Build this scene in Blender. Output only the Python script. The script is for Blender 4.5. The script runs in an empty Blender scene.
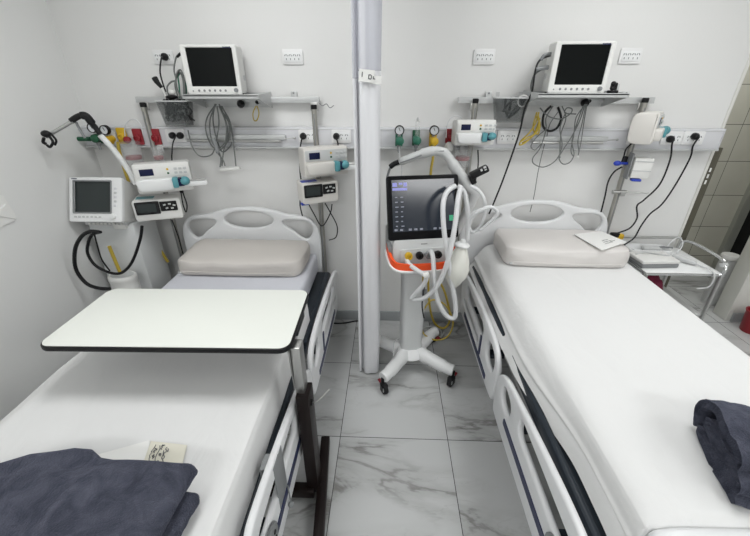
import bpy, bmesh, math, random
from mathutils import Vector, Matrix, noise
random.seed(7)
SC = bpy.context.scene
COL = SC.collection
R = math.radians
PI = math.pi

# ------------------------------------------------------------------ materials
MATS = {}
def nt(name):
    m = bpy.data.materials.new(name); m.use_nodes = True
    t = m.node_tree; t.nodes.clear()
    out = t.nodes.new('ShaderNodeOutputMaterial')
    p = t.nodes.new('ShaderNodeBsdfPrincipled')
    t.links.new(p.outputs[0], out.inputs[0])
    MATS[name] = m
    return m, t, p, out
def nd(t, typ, **kw):
    n = t.nodes.new(typ)
    for k, v in kw.items():
        if k.startswith('i_'):
            n.inputs[k[2:]].default_value = v
        else:
            setattr(n, k, v)
    return n
def mat(name, c, rough=.5, metal=0., spec=None, bump=0., bscale=60., var=0., vscale=4., emit=None, es=1., sheen=0., alpha=1., trans=0., coat=0., sss=0.):
    m, t, p, out = nt(name)
    p.inputs['Base Color'].default_value = (*c, 1)
    p.inputs['Roughness'].default_value = rough
    p.inputs['Metallic'].default_value = metal
    if spec is None: spec = .22 if max(c) < .06 and metal < .1 else .5
    p.inputs['Specular IOR Level'].default_value = spec
    if sheen: p.inputs['Sheen Weight'].default_value = sheen; p.inputs['Sheen Roughness'].default_value = .5
    if alpha < 1: p.inputs['Alpha'].default_value = alpha
    if trans: p.inputs['Transmission Weight'].default_value = trans
    if coat: p.inputs['Coat Weight'].default_value = coat
    if emit: p.inputs['Emission Color'].default_value = (*emit, 1); p.inputs['Emission Strength'].default_value = es
    tc = nd(t, 'ShaderNodeTexCoord')
    if var:
        n = nd(t, 'ShaderNodeTexNoise'); n.inputs['Scale'].default_value = vscale; n.inputs['Detail'].default_value = 5
        t.links.new(tc.outputs['Object'], n.inputs['Vector'])
        mx = nd(t, 'ShaderNodeMix', data_type='RGBA')
        mx.inputs['A'].default_value = (*[max(0, k*(1-var)) for k in c], 1)
        mx.inputs['B'].default_value = (*[min(1, k*(1+var)) for k in c], 1)
        t.links.new(n.outputs['Fac'], mx.inputs['Factor'])
        t.links.new(mx.outputs['Result'], p.inputs['Base Color'])
    if bump:
        n = nd(t, 'ShaderNodeTexNoise'); n.inputs['Scale'].default_value = bscale; n.inputs['Detail'].default_value = 4
        t.links.new(tc.outputs['Object'], n.inputs['Vector'])
        b = nd(t, 'ShaderNodeBump'); b.inputs['Strength'].default_value = bump; b.inputs['Distance'].default_value = .01
        t.links.new(n.outputs['Fac'], b.inputs['Height']); t.links.new(b.outputs[0], p.inputs['Normal'])
    return m

M_WALL = mat('wall_paint', (.755, .755, .745), .6, bump=.04, bscale=90, var=.02, vscale=1.3)
M_WALLL = mat('wall_paint_side', (.78, .785, .775), .6, bump=.05, bscale=40, var=.02, vscale=1.5)
M_CEIL = mat('ceiling_paint', (.8, .8, .78), .8)
M_TRIMW = mat('trim_paint', (.70, .70, .66), .45)
M_BASEB = mat('baseboard_grey', (.36, .38, .39), .4)
M_WHITE = mat('white_plastic', (.80, .81, .81), .32)
M_BED = mat('bed_plastic', (.74, .75, .76), .35)
M_DEV = mat('device_plastic', (.73, .73, .71), .4)
M_BEIGE = mat('pump_plastic', (.70, .68, .645), .42)
M_LGREY = mat('light_grey_plastic', (.54, .55, .55), .4)
M_GREY = mat('grey_plastic', (.22, .23, .235), .45)
M_CART = mat('cart_plastic', (.62, .635, .635), .4)
M_SLATE = mat('slate_plastic', (.022, .029, .038), .38)
M_BLACK = mat('black_plastic', (.012, .012, .013), .4)
M_BEZEL = mat('bezel_black', (.006, .006, .007), .3, spec=.1)
M_RUBBER = mat('black_rubber', (.015, .015, .016), .65)
M_STEEL = mat('brushed_steel', (.50, .50, .49), .32, .9)
M_POLE = mat('aged_steel', (.40, .39, .36), .35, .85)
M_SHEETM = mat('tray_metal', (.56, .57, .57), .38, .35)
M_CHROME = mat('chrome', (.62, .63, .63), .14, 1.)
M_RAIL = mat('rail_enamel', (.66, .665, .69), .35)
M_PLATE = mat('socket_white', (.78, .78, .78), .35)
M_BROWN = mat('brown_steel', (.011, .007, .0065), .4)
M_NAVY = mat('navy', (.012, .018, .07), .4)
M_ORANGE = mat('orange_enamel', (.85, .09, .015), .4)
M_YELLOW = mat('yellow_plastic', (.66, .42, .02), .45)
M_YTUBE = mat('yellow_tube', (.50, .37, .05), .4)
M_GREEN = mat('green_plastic', (.006, .085, .035), .4)
M_AQUA = mat('sea_green_plastic', (.03, .17, .11), .4)
M_RED = mat('red_plastic', (.26, .010, .018), .4)
M_MAROON = mat('maroon_cloth', (.14, .006, .03), .8)
M_TEAL = mat('teal_plastic', (.09, .30, .34), .35)
M_DISP = mat('lcd_navy', (.01, .014, .05), .25)
M_SCREEN = mat('dark_screen', (.004, .005, .005), .14, spec=.14)
M_SCREEN2 = mat('grey_screen', (.030, .038, .038), .16, spec=.4)
M_BLUE = mat('blue_plastic', (.02, .05, .42), .4)
M_PAPER = mat('paper', (.82, .82, .80), .75)
M_CREAM = mat('cream_paper', (.72, .70, .60), .75)
M_INK = mat('ink', (.12, .12, .13), .7)
M_PILLOW = mat('pillow_cover', (.57, .54, .51), .7, bump=.1, bscale=120)
M_PILLOW2 = mat('pillow_cover_pale', (.68, .655, .635), .7, bump=.1, bscale=120)
M_MATT = mat('mattress_cover', (.60, .61, .66), .7, bump=.25, bscale=300)
M_SILI = mat('silicone', (.66, .66, .61), .35)
M_TABLE = mat('laminate_white', (.80, .82, .77), .35)
M_CORD = mat('black_cord', (.018, .018, .019), .5)
M_GCORD = mat('grey_cord', (.16, .17, .165), .5)
M_LENS = mat('lamp_diffuser', (.9, .9, .9), .5, emit=(1, 1, .98), es=6)
M_JAMB = mat('jamb_aluminium', (.46, .47, .43), .35, .6)
M_STRIP = mat('dark_olive_metal', (.085, .078, .055), .45, .2)
M_DGAP = mat('doorway_shade', (.02, .02, .02), .7)  # shade inside the door opening, put into the colour
M_PINKW = mat('pier_paint', (.62, .57, .62), .6)
M_TUBE = mat('hose_plastic', (.74, .75, .76), .3, alpha=.86)
M_CLEAR = mat('clear_plastic', (.78, .80, .80), .12, alpha=.16)
M_BASKET = mat('smoky_clear_plastic', (.10, .11, .11), .15, alpha=.26)
M_GAUGE = mat('gauge_face', (.72, .74, .76), .3)

def mat_sheet():
    m, t, p, out = nt('cotton_sheet')
    p.inputs['Base Color'].default_value = (.735, .738, .735, 1); p.inputs['Roughness'].default_value = .85
    tc = nd(t, 'ShaderNodeTexCoord')
    mp = nd(t, 'ShaderNodeMapping'); mp.inputs['Scale'].default_value = (3.2, 1.4, 3)
    n = nd(t, 'ShaderNodeTexNoise'); n.inputs['Scale'].default_value = 2.2; n.inputs['Detail'].default_value = 4; n.inputs['Distortion'].default_value = 1.0
    n2 = nd(t, 'ShaderNodeTexNoise'); n2.inputs['Scale'].default_value = 400
    ad = nd(t, 'ShaderNodeMath', operation='MULTIPLY_ADD'); ad.inputs[1].default_value = .02
    b = nd(t, 'ShaderNodeBump'); b.inputs['Strength'].default_value = .35; b.inputs['Distance'].default_value = .02
    t.links.new(tc.outputs['Object'], mp.inputs['Vector']); t.links.new(mp.outputs[0], n.inputs['Vector'])
    t.links.new(tc.outputs['Object'], n2.inputs['Vector'])
    t.links.new(n2.outputs['Fac'], ad.inputs[0]); t.links.new(n.outputs['Fac'], ad.inputs[2])
    t.links.new(ad.outputs[0], b.inputs['Height']); t.links.new(b.outputs[0], p.inputs['Normal'])
    return m
M_SHEET = mat_sheet()

def mat_fleece():
    m, t, p, out = nt('dark_fleece')
    p.inputs['Roughness'].default_value = .95
    p.inputs['Sheen Weight'].default_value = .22; p.inputs['Specular IOR Level'].default_value = .1; p.inputs['Sheen Roughness'].default_value = .4
    p.inputs['Sheen Tint'].default_value = (.55, .58, .75, 1)
    tc = nd(t, 'ShaderNodeTexCoord')
    n = nd(t, 'ShaderNodeTexNoise'); n.inputs['Scale'].default_value = 13; n.inputs['Detail'].default_value = 8; n.inputs['Roughness'].default_value = .65; n.inputs['Distortion'].default_value = 1.2
    n2 = nd(t, 'ShaderNodeTexNoise'); n2.inputs['Scale'].default_value = 260; n2.inputs['Detail'].default_value = 3
    t.links.new(tc.outputs['Object'], n.inputs['Vector']); t.links.new(tc.outputs['Object'], n2.inputs['Vector'])
    r = nd(t, 'ShaderNodeValToRGB')
    r.color_ramp.elements[0].position = .35; r.color_ramp.elements[0].color = (.042, .046, .066, 1)
    r.color_ramp.elements[1].position = .7; r.color_ramp.elements[1].color = (.100, .106, .140, 1)
    t.links.new(n.outputs['Fac'], r.inputs['Fac']); t.links.new(r.outputs[0], p.inputs['Base Color'])
    ad = nd(t, 'ShaderNodeMath', operation='MULTIPLY_ADD'); ad.inputs[1].default_value = .5
    t.links.new(n2.outputs['Fac'], ad.inputs[0]); t.links.new(n.outputs['Fac'], ad.inputs[2])
    b = nd(t, 'ShaderNodeBump'); b.inputs['Strength'].default_value = .9; b.inputs['Distance'].default_value = .012
    t.links.new(ad.outputs[0], b.inputs['Height']); t.links.new(b.outputs[0], p.inputs['Normal'])
    return m
M_FLEECE = mat_fleece()

def grid_line(t, comp, off, size, w):
    # returns a socket that is 1 on the joint lines of a grid of the given pitch
    a = nd(t, 'ShaderNodeMath', operation='SUBTRACT'); a.inputs[1].default_value = off; t.links.new(comp, a.inputs[0])
    d = nd(t, 'ShaderNodeMath', operation='DIVIDE'); d.inputs[1].default_value = size; t.links.new(a.outputs[0], d.inputs[0])
    fl = nd(t, 'ShaderNodeMath', operation='FLOOR'); t.links.new(d.outputs[0], fl.inputs[0])
    fr = nd(t, 'ShaderNodeMath', operation='FRACT'); t.links.new(d.outputs[0], fr.inputs[0])
    c = nd(t, 'ShaderNodeMath', operation='LESS_THAN'); c.inputs[1].default_value = w/size; t.links.new(fr.outputs[0], c.inputs[0])
    return c.outputs[0], fl.outputs[0]

def mat_floor():
    m, t, p, out = nt('marble_tile')
    p.inputs['Roughness'].default_value = .2
    tc = nd(t, 'ShaderNodeTexCoord'); sp = nd(t, 'ShaderNodeSeparateXYZ'); t.links.new(tc.outputs['Object'], sp.inputs[0])
    gx, fx = grid_line(t, sp.outputs[0], -.2455, .59, .0036)
    gy, fy = grid_line(t, sp.outputs[1], 1.3925, .5975, .0036)
    g = nd(t, 'ShaderNodeMath', operation='MAXIMUM'); t.links.new(gx, g.inputs[0]); t.links.new(gy, g.inputs[1])
    cb = nd(t, 'ShaderNodeCombineXYZ'); t.links.new(fx, cb.inputs[0]); t.links.new(fy, cb.inputs[1])
    sc = nd(t, 'ShaderNodeVectorMath', operation='MULTIPLY'); sc.inputs[1].default_value = (3.7, 5.3, 1); t.links.new(cb.outputs[0], sc.inputs[0])
    mp = nd(t, 'ShaderNodeMapping'); mp.inputs['Rotation'].default_value = (0, 0, R(42)); mp.inputs['Scale'].default_value = (.75, 2.3, 1)
    t.links.new(tc.outputs['Object'], mp.inputs['Vector'])
    va = nd(t, 'ShaderNodeVectorMath', operation='ADD'); t.links.new(mp.outputs[0], va.inputs[0]); t.links.new(sc.outputs[0], va.inputs[1])
    def vein(scale, w, dist, seed):
        o = nd(t, 'ShaderNodeVectorMath', operation='ADD'); o.inputs[1].default_value = (seed, seed*1.7, 0); t.links.new(va.outputs[0], o.inputs[0])
        n = nd(t, 'ShaderNodeTexNoise'); n.inputs['Scale'].default_value = scale; n.inputs['Detail'].default_value = 6; n.inputs['Roughness'].default_value = .55; n.inputs['Distortion'].default_value = dist
        t.links.new(o.outputs[0], n.inputs['Vector'])
        s = nd(t, 'ShaderNodeMath', operation='SUBTRACT'); s.inputs[1].default_value = .5; t.links.new(n.outputs['Fac'], s.inputs[0])
        a = nd(t, 'ShaderNodeMath', operation='ABSOLUTE'); t.links.new(s.outputs[0], a.inputs[0])
        r = nd(t, 'ShaderNodeMapRange', interpolation_type='SMOOTHSTEP'); r.inputs['From Min'].default_value = 0; r.inputs['From Max'].default_value = w
        r.inputs['To Min'].default_value = 1; r.inputs['To Max'].default_value = 0
        t.links.new(a.outputs[0], r.inputs['Value'])
        return r.outputs[0]
    v1 = vein(1.3, .026, .5, 2.3); v2 = vein(1.3, .12, .5, 2.3); v3 = vein(3.0, .014, .7, 8.1)
    mk = nd(t, 'ShaderNodeTexNoise'); mk.inputs['Scale'].default_value = 1.6; t.links.new(va.outputs[0], mk.inputs['Vector'])
    mr = nd(t, 'ShaderNodeMapRange'); mr.inputs['From Min'].default_value = .42; mr.inputs['From Max'].default_value = .62; t.links.new(mk.outputs['Fac'], mr.inputs['Value'])
    def mul(a, b):
        n = nd(t, 'ShaderNodeMath', operation='MULTIPLY', use_clamp=True)
        for i, k in enumerate((a, b)):
            if isinstance(k, float): n.inputs[i].default_value = k
            else: t.links.new(k, n.inputs[i])
        return n.outputs[0]
    def add(a, b):
        n = nd(t, 'ShaderNodeMath', operation='ADD', use_clamp=True); t.links.new(a, n.inputs[0]); t.links.new(b, n.inputs[1]); return n.outputs[0]
    tot = add(add(mul(mul(v1, mr.outputs[0]), .50), mul(mul(v2, mr.outputs[0]), .34)), mul(mul(v3, mr.outputs[0]), .16))
    c1 = nd(t, 'ShaderNodeMix', data_type='RGBA'); c1.inputs['A'].default_value = (.53, .54, .54, 1); c1.inputs['B'].default_value = (.17, .165, .155, 1)
    t.links.new(tot, c1.inputs['Factor'])
    c2 = nd(t, 'ShaderNodeMix', data_type='RGBA'); c2.inputs['B'].default_value = (.06, .06, .06, 1)
    t.links.new(g.outputs[0], c2.inputs['Factor']); t.links.new(c1.outputs['Result'], c2.inputs['A'])
    t.links.new(c2.outputs['Result'], p.inputs['Base Color'])
    return m
M_FLOOR = mat_floor()

def mat_tiles():
    m, t, p, out = nt('wall_tile')
    p.inputs['Roughness'].default_value = .25
    tc = nd(t, 'ShaderNodeTexCoord'); sp = nd(t, 'ShaderNodeSeparateXYZ'); t.links.new(tc.outputs['Object'], sp.inputs[0])
    gx, fx = grid_line(t, sp.outputs[0], 2.942, .40, .0045)
    gz, fz = grid_line(t, sp.outputs[2], .530, .3005, .0045)
    g = nd(t, 'ShaderNodeMath', operation='MAXIMUM'); t.links.new(gx, g.inputs[0]); t.links.new(gz, g.inputs[1])
    n = nd(t, 'ShaderNodeTexNoise'); n.inputs['Scale'].default_value = 5; n.inputs['Detail'].default_value = 5; t.links.new(tc.outputs['Object'], n.inputs['Vector'])
    c1 = nd(t, 'ShaderNodeMix', data_type='RGBA'); c1.inputs['A'].default_value = (.50, .49, .42, 1); c1.inputs['B'].default_value = (.60, .59, .52, 1); t.links.new(n.outputs['Fac'], c1.inputs['Factor'])
    c2 = nd(t, 'ShaderNodeMix', data_type='RGBA'); c2.inputs['B'].default_value = (.10, .10, .085, 1)
    t.links.new(g.outputs[0], c2.inputs['Factor']); t.links.new(c1.outputs['Result'], c2.inputs['A']); t.links.new(c2.outputs['Result'], p.inputs['Base Color'])
    return m
M_TILES = mat_tiles()

def mat_curtain(name, c, a_t):
    m, t, p, out = nt(name)
    p.inputs['Base Color'].default_value = (*c, 1); p.inputs['Roughness'].default_value = .3
    tr = nd(t, 'ShaderNodeBsdfTranslucent'); tr.inputs[0].default_value = (*c, 1)
    mx = nd(t, 'ShaderNodeMixShader'); mx.inputs[0].default_value = .18
    t.links.new(p.outputs[0], mx.inputs[1]); t.links.new(tr.outputs[0], mx.inputs[2])
    last = mx
    if a_t > 0:
        tp = nd(t, 'ShaderNodeBsdfTransparent'); m2 = nd(t, 'ShaderNodeMixShader'); m2.inputs[0].default_value = a_t
        t.links.new(mx.outputs[0], m2.inputs[1]); t.links.new(tp.outputs[0], m2.inputs[2]); last = m2
    t.links.new(last.outputs[0], out.inputs[0])
    return m
M_CURT = mat_curtain('curtain_vinyl', (.90, .905, .93), 0)
M_MESH = mat_curtain('curtain_clear_film', (.76, .77, .83), .52)

def mat_lcd():
    # the lit ventilator display: dark blue-grey, faintly glowing
    return mat('lit_display', (.008, .009, .012), .16, emit=(.10, .15, .24), es=.11, spec=.55)
M_LCD = mat_lcd()
M_UI = mat('ui_marks', (.1, .1, .12), .3, emit=(.55, .62, .75), es=.32)
M_UIB = mat('ui_blue', (.1, .1, .2), .3, emit=(.30, .32, .80), es=.75)
M_UIG = mat('ui_green', (.02, .2, .1), .3, emit=(.05, .5, .25), es=.5)

# ------------------------------------------------------------------ mesh kit
def catmull(pts, k=6, closed=False):
    P = [Vector(p) for p in pts]
    n = len(P)
    if n < 3: return P
    out = []
    rng = n if closed else n-1
    for i in range(rng):
        if closed:
            a, b, c, d = P[(i-1) % n], P[i], P[(i+1) % n], P[(i+2) % n]
        else:
            a, b, c, d = P[max(i-1, 0)], P[i], P[i+1], P[min(i+2, n-1)]
        for j in range(k):
            t = j/k
            out.append(.5*((2*b)+(c-a)*t+(2*a-5*b+4*c-d)*t*t+(3*b-a-3*c+d)*t*t*t))
    if not closed: out.append(P[-1])
    return out

class MB:
    def __init__(s, M=None):
        s.bm = bmesh.new(); s.M = M
    def take(s, b, M=None):
        me = bpy.data.meshes.new('tmp')
        if M is not None: bmesh.ops.transform(b, matrix=M, verts=b.verts)
        b.to_mesh(me); b.free(); s.bm.from_mesh(me); bpy.data.meshes.remove(me)
        return s
    def box(s, c, d, bev=0., seg=2, M=None):
        b = bmesh.new(); bmesh.ops.create_cube(b, size=1)
        bmesh.ops.scale(b, vec=d, verts=b.verts)
        if bev > 0:
            bmesh.ops.bevel(b, geom=list(b.edges), offset=min(bev, min(d)*.49), segments=seg, profile=.5, affect='EDGES')
        T = Matrix.Translation(c)
        return s.take(b, T @ M if M is not None else T)
    def prism(s, pts, h, M=None, bev=0.):
        # polygon in the xy plane, thickness h upward
        b = bmesh.new()
        vs = [b.verts.new((p[0], p[1], 0)) for p in pts]
        f = b.faces.new(vs)
        r = bmesh.ops.extrude_face_region(b, geom=[f])
        bmesh.ops.translate(b, vec=(0, 0, h), verts=[v for v in r['geom'] if isinstance(v, bmesh.types.BMVert)])
        bmesh.ops.recalc_face_normals(b, faces=b.faces)
        if bev > 0:
            es = [e for e in b.edges if abs(e.verts[0].co.z-e.verts[1].co.z) < 1e-6]
            bmesh.ops.bevel(b, geom=es, offset=bev, segments=2, profile=.5, affect='EDGES')
        return s.take(b, M)
    def tube(s, pts, r, n=8, k=6, closed=False, smooth=True, corr=0.):
        P = catmull(pts, k, closed) if smooth else [Vector(p) for p in pts]
        if corr:
            # resample to a fine even pitch for a ribbed hose
            Q = [P[0]]; acc = 0
            L = [0.]
            for a, c in zip(P, P[1:]): L.append(L[-1]+(c-a).length)
            m = max(4, int(L[-1]/corr)); j = 0; Q = []
            for i in range(m+1):
                d = L[-1]*i/m
                while j < len(L)-2 and L[j+1] < d: j += 1
                sp = max(L[j+1]-L[j], 1e-9)
                Q.append(P[j].lerp(P[j+1], (d-L[j])/sp))
            P = Q
        b = bmesh.new(); rings = []
        m = len(P); up = None
        for i in range(m):
            if closed: tg = (P[(i+1) % m]-P[i-1])
            else: tg = P[min(i+1, m-1)]-P[max(i-1, 0)]
            if tg.length < 1e-9: tg = Vector((0, 0, 1))
            tg.normalize()
            if up is None:
                up = Vector((0, 0, 1)) if abs(tg.z) < .9 else Vector((1, 0, 0))
            u = up-tg*up.dot(tg)
            if u.length < 1e-6: u = tg.orthogonal()
            u.normalize(); up = u; w = tg.cross(u)
            rr = r[min(i, len(r)-1)] if isinstance(r, (list, tuple)) else r
            if corr: rr *= 1.0 if i % 2 else .86
            rings.append([b.verts.new(P[i]+(u*math.cos(2*PI*j/n)+w*math.sin(2*PI*j/n))*rr) for j in range(n)])
        for i in range(m if closed else m-1):
            a, c = rings[i], rings[(i+1) % m]
            for j in range(n): b.faces.new((a[j], a[(j+1) % n], c[(j+1) % n], c[j]))
        if not closed:
            b.faces.new(list(reversed(rings[0]))); b.faces.new(rings[-1])
        bmesh.ops.recalc_face_normals(b, faces=b.faces)
        return s.take(b)
    def lathe(s, prof, M=None, n=24):
        b = bmesh.new(); rings = []
        for r, z in prof:
            rings.append([b.verts.new((max(r, 1e-5)*math.cos(2*PI*j/n), max(r, 1e-5)*math.sin(2*PI*j/n), z)) for j in range(n)])
        for a, c in zip(rings, rings[1:]):
            for j in range(n): b.faces.new((a[j], a[(j+1) % n], c[(j+1) % n], c[j]))
        b.faces.new(list(reversed(rings[0]))); b.faces.new(rings[-1])
        bmesh.ops.recalc_face_normals(b, faces=b.faces)
        return s.take(b, M)
    def ball(s, c, r, n=2):
        b = bmesh.new(); bmesh.ops.create_icosphere(b, subdivisions=n, radius=1)
        rv = (r, r, r) if not isinstance(r, (list, tuple)) else r
        bmesh.ops.scale(b, vec=rv, verts=b.verts)
        return s.take(b, Matrix.Translation(c))
    def grid(s, rows, thick=0., close_u=False):
        # rows: list of equal length point lists
        b = bmesh.new()
        V = [[b.verts.new(p) for p in r] for r in rows]
        for a, c in zip(V, V[1:]):
            for j in range(len(a)-1): b.faces.new((a[j], a[j+1], c[j+1], c[j]))
            if close_u: b.faces.new((a[-1], a[0], c[0], c[-1]))
        if thick:
            bmesh.ops.recalc_face_normals(b, faces=b.faces)
            bmesh.ops.solidify(b, geom=list(b.faces), thickness=thick)
        bmesh.ops.recalc_face_normals(b, faces=b.faces)
        return s.take(b)
    def plate(s, outlines, thick, bev, M):
        # flat shape with holes: first outline is the rim, others are holes
        cu = bpy.data.curves.new('tmpc', 'CURVE'); cu.dimensions = '2D'; cu.fill_mode = 'BOTH'
        cu.extrude = max(thick/2-bev, .0005); cu.bevel_depth = bev; cu.bevel_resolution = 2; cu.offset = -bev
        for o in outlines:
            sp = cu.splines.new('POLY'); sp.points.add(len(o)-1); sp.use_cyclic_u = True
            for q, p in zip(sp.points, o): q.co = (p[0], p[1], 0, 1)
        ob = bpy.data.objects.new('tmpc', cu); COL.objects.link(ob)
        dg = bpy.context.evaluated_depsgraph_get()
        me = bpy.data.meshes.new_from_object(ob.evaluated_get(dg))
        b = bmesh.new(); b.from_mesh(me)
        bmesh.ops.remove_doubles(b, verts=b.verts, dist=1e-5)
        bmesh.ops.recalc_face_normals(b, faces=b.faces)
        bpy.data.objects.remove(ob); bpy.data.curves.remove(cu); bpy.data.meshes.remove(me)
        return s.take(b, M)

def rootloc(o):
    while o.parent: o = o.parent
    return o.location if o.type == 'EMPTY' else Vector((0, 0, 0))
def obj(name, mb, m, parent=None, label=None, sharp=38):
    me = bpy.data.meshes.new(name)
    if mb.M is not None: bmesh.ops.transform(mb.bm, matrix=mb.M, verts=mb.bm.verts)
    if parent is not None:
        bmesh.ops.translate(mb.bm, vec=-Vector(rootloc(parent)), verts=mb.bm.verts)
    mb.bm.to_mesh(me); mb.bm.free()
    me.materials.append(m)
    for p in me.polygons: p.use_smooth = True
    me.set_sharp_from_angle(angle=R(sharp))
    o = bpy.data.objects.new(name, me); COL.objects.link(o)
    if parent is not None: o.parent = parent
    if label: o['label'] = label
    return o
def thing(name, label, cat, loc, group=None):
    o = bpy.data.objects.new(name, None); COL.objects.link(o); o.location = loc; o.empty_display_size = .05
    o['label'] = label; o['category'] = cat
    if group: o['group'] = group
    return o
def tag(o, label, cat, group=None, kind=None):
    o['label'] = label; o['category'] = cat
    if group: o['group'] = group
    if kind: o['kind'] = kind
    return o
def struct(name, mb, m):
    o = obj(name, mb, m); o['kind'] = 'structure'; return o
def RX(a): return Matrix.Rotation(a, 4, 'X')
def RY(a): return Matrix.Rotation(a, 4, 'Y')
def RZ(a): return Matrix.Rotation(a, 4, 'Z')
def T(*v): return Matrix.Translation(Vector(v[0]) if len(v) == 1 else Vector(v))
FRONT = RX(R(90))      # xy-plane shape stood up facing -y (thickness grows toward -y)
YZ = Matrix(((0, 0, 1, 0), (1, 0, 0, 0), (0, 1, 0, 0), (0, 0, 0, 1)))      # flat shape (y, z), thickness along +x
def ell(cx, cy, a, b, n=28, rot=0., p=2.):
    o = []
    for i in range(n):
        t = 2*PI*i/n; c, s_ = math.cos(t), math.sin(t)
        x = a*math.copysign(abs(c)**(2/p), c); y = b*math.copysign(abs(s_)**(2/p), s_)
        o.append((cx+x*math.cos(rot)-y*math.sin(rot), cy+x*math.sin(rot)+y*math.cos(rot)))
    return o
def rrect(cx, cy, w, h, r, n=5):
    o = []
    for (sx, sy, a0) in ((1, 1, 0), (-1, 1, 90), (-1, -1, 180), (1, -1, 270)):
        for i in range(n+1):
            a = R(a0+90*i/n); o.append((cx+sx*(w/2-r)+r*math.cos(a), cy+sy*(h/2-r)+r*math.sin(a)))
    return o
def sm2(pts, k=5, closed=True):
    return [(p.x, p.y) for p in catmull([(a, b, 0) for a, b in pts], k, closed)]

# ------------------------------------------------------------------ room
DW = 2.525
struct('floor', MB().box((1.0, .3, -.025), (6.4, 7.2, .05)), M_FLOOR)
struct('ceiling', MB().box((1.0, .3, 2.775), (6.4, 7.2, .05)), M_CEIL)
struct('wall_back', MB().box((.03, DW+.045, 1.375), (4.06, .09, 2.75)), M_WALL)
struct('wall_left', MB().box((-2.05, .0, 1.375), (.1, 6.6, 2.75)), M_WALLL)
struct('wall_front', MB().box((1.0, -3.05, 1.375), (6.1, .1, 2.75)), M_WALL)
struct('wall_right', MB().box((4.05, .3, 1.375), (.1, 7.0, 2.75)), M_WALL)
struct('wall_tiled', MB().box((2.62, 3.45, 1.375), (1.20, .1, 2.75)), M_TILES)
struct('wall_alcove', MB().box((1.99, 3.06, 1.375), (.08, .88, 2.75)), M_TILES)
struct('wall_passage_shade', MB().box((3.6, 3.75, 1.375), (1.0, .1, 2.75)), M_DGAP)  # near-black wall stands in for the shade in the door opening
struct('wall_pier', MB().box((3.39, 2.68, 1.375), (1.22, .12, 2.75)).box((2.782, 2.68, 1.375), (.02, .13, 2.75), .004), M_TRIMW)
struct('baseboard_pier', MB().box((3.40, 2.608, .04), (1.18, .012, .08)), M_BASEB)
struct('baseboard_back', MB().box((.03, DW-.006, .045), (4.05, .011, .088), .003), M_BASEB)
struct('trim_1', MB().box((2.072, 2.572, 1.375), (.022, .10, 2.75), .004), M_TRIMW)
o = struct('trim_2', MB().box((2.108, 2.555, .6875), (.05, .05, 1.375), .004), M_STRIP)
mk = MB()
for i in range(3): mk.box((2.104, 2.529, 1.235-.04*i), (.010, .004, .026))
obj('strip_marking', mk, M_PAPER, o)
struct('trim_3', MB().box((3.25, 3.39, 1.2), (.08, .06, 2.4), .01), M_JAMB)

# ceiling lamps, plus an added fill lamp for the passage
def lamp(x, y, lx, ly, watts, label):
    t = thing('ceiling_light', label, 'lamp', (x, y, 2.75), 'ceiling light panels')
    fr = MB()
    for s in (-1, 1):
        fr.box((x+s*(lx/2+.015), y, 2.735), (.03, ly+.06, .03)); fr.box((x, y+s*(ly/2+.015), 2.735), (lx, .03, .03))
    obj('frame', fr, M_WHITE, t)
    obj('diffuser', MB().box((x, y, 2.742), (lx, ly, .012)), M_LENS, t)
    L = bpy.data.lights.new('panel_light', 'AREA'); L.shape = 'RECTANGLE'; L.size = lx; L.size_y = ly; L.energy = watts; L.color = (.985, .995, 1)
    lo = bpy.data.objects.new('panel_light', L); COL.objects.link(lo); lo.location = (0, 0, -.03); lo.parent = t
lamp(-.75, 1.40, .6, .6, 15, 'square ceiling light panel above the left bed')
lamp(1.25, 1.40, .6, .6, 15.5, 'square ceiling light panel above the right bed')
lamp(1.95, -1.40, 1.2, .6, 38, 'long ceiling light panel behind the camera, on the right')
lamp(-.90, -1.6, 1.2, .6, 34, 'long ceiling light panel behind the camera, on the left')
lamp(2.65, 2.95, .5, .3, 10, 'small unseen fill panel added to brighten the tiled passage at the right')  # fill lamp added to lift the dark passage tiles
lamp(3.0, .4, .6, .6, 12, 'square ceiling light panel to the right of the right bed')

# ------------------------------------------------------------------ wall service rail with its sockets
t = thing('medical_rail', 'long white medical gas and power rail mounted across the back wall behind both beds', 'wall rail', (.03, 2.49, 1.36))
obj('body', MB().box((.025, 2.4925, 1.4345), (4.03, .065, .118), .006), M_RAIL, t)
obj('bottom_lip', MB().box((.025, 2.486, 1.372), (4.03, .076, .010), .002), M_LGREY, t)
obj('top_groove', MB().box((.025, 2.4585, 1.482), (4.03, .003, .004)), M_LGREY, t)
obj('end_cap', MB().box((2.0415, 2.492, 1.4345), (.004, .068, .122)), M_RAIL, t)
def light_bar(x0, x1, label):
    w = thing('accessory_bar', label, 'metal bar', ((x0+x1)/2, 2.45, 1.425))
    obj('channel', MB().box(((x0+x1)/2, 2.447, 1.436), (x1-x0, .022, .030), .004), M_SHEETM, w)
    obj('round_bar', MB().tube([(x0+.005, 2.432, 1.414), (x1-.03, 2.432, 1.414)], .008, 10, smooth=False), M_STEEL, w)
    obj('end_rod', MB().tube([(x1-.03, 2.44, 1.428), (x1+.055, 2.44, 1.432)], .0035, 8, smooth=False).ball((x1+.058, 2.44, 1.432), .008), M_STEEL, w)
light_bar(-1.30, -.66, 'silver accessory bar fixed on the white rail above the left bed headboard')
light_bar(.88, 1.345, 'silver accessory bar fixed on the white rail above the right bed headboard')

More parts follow.
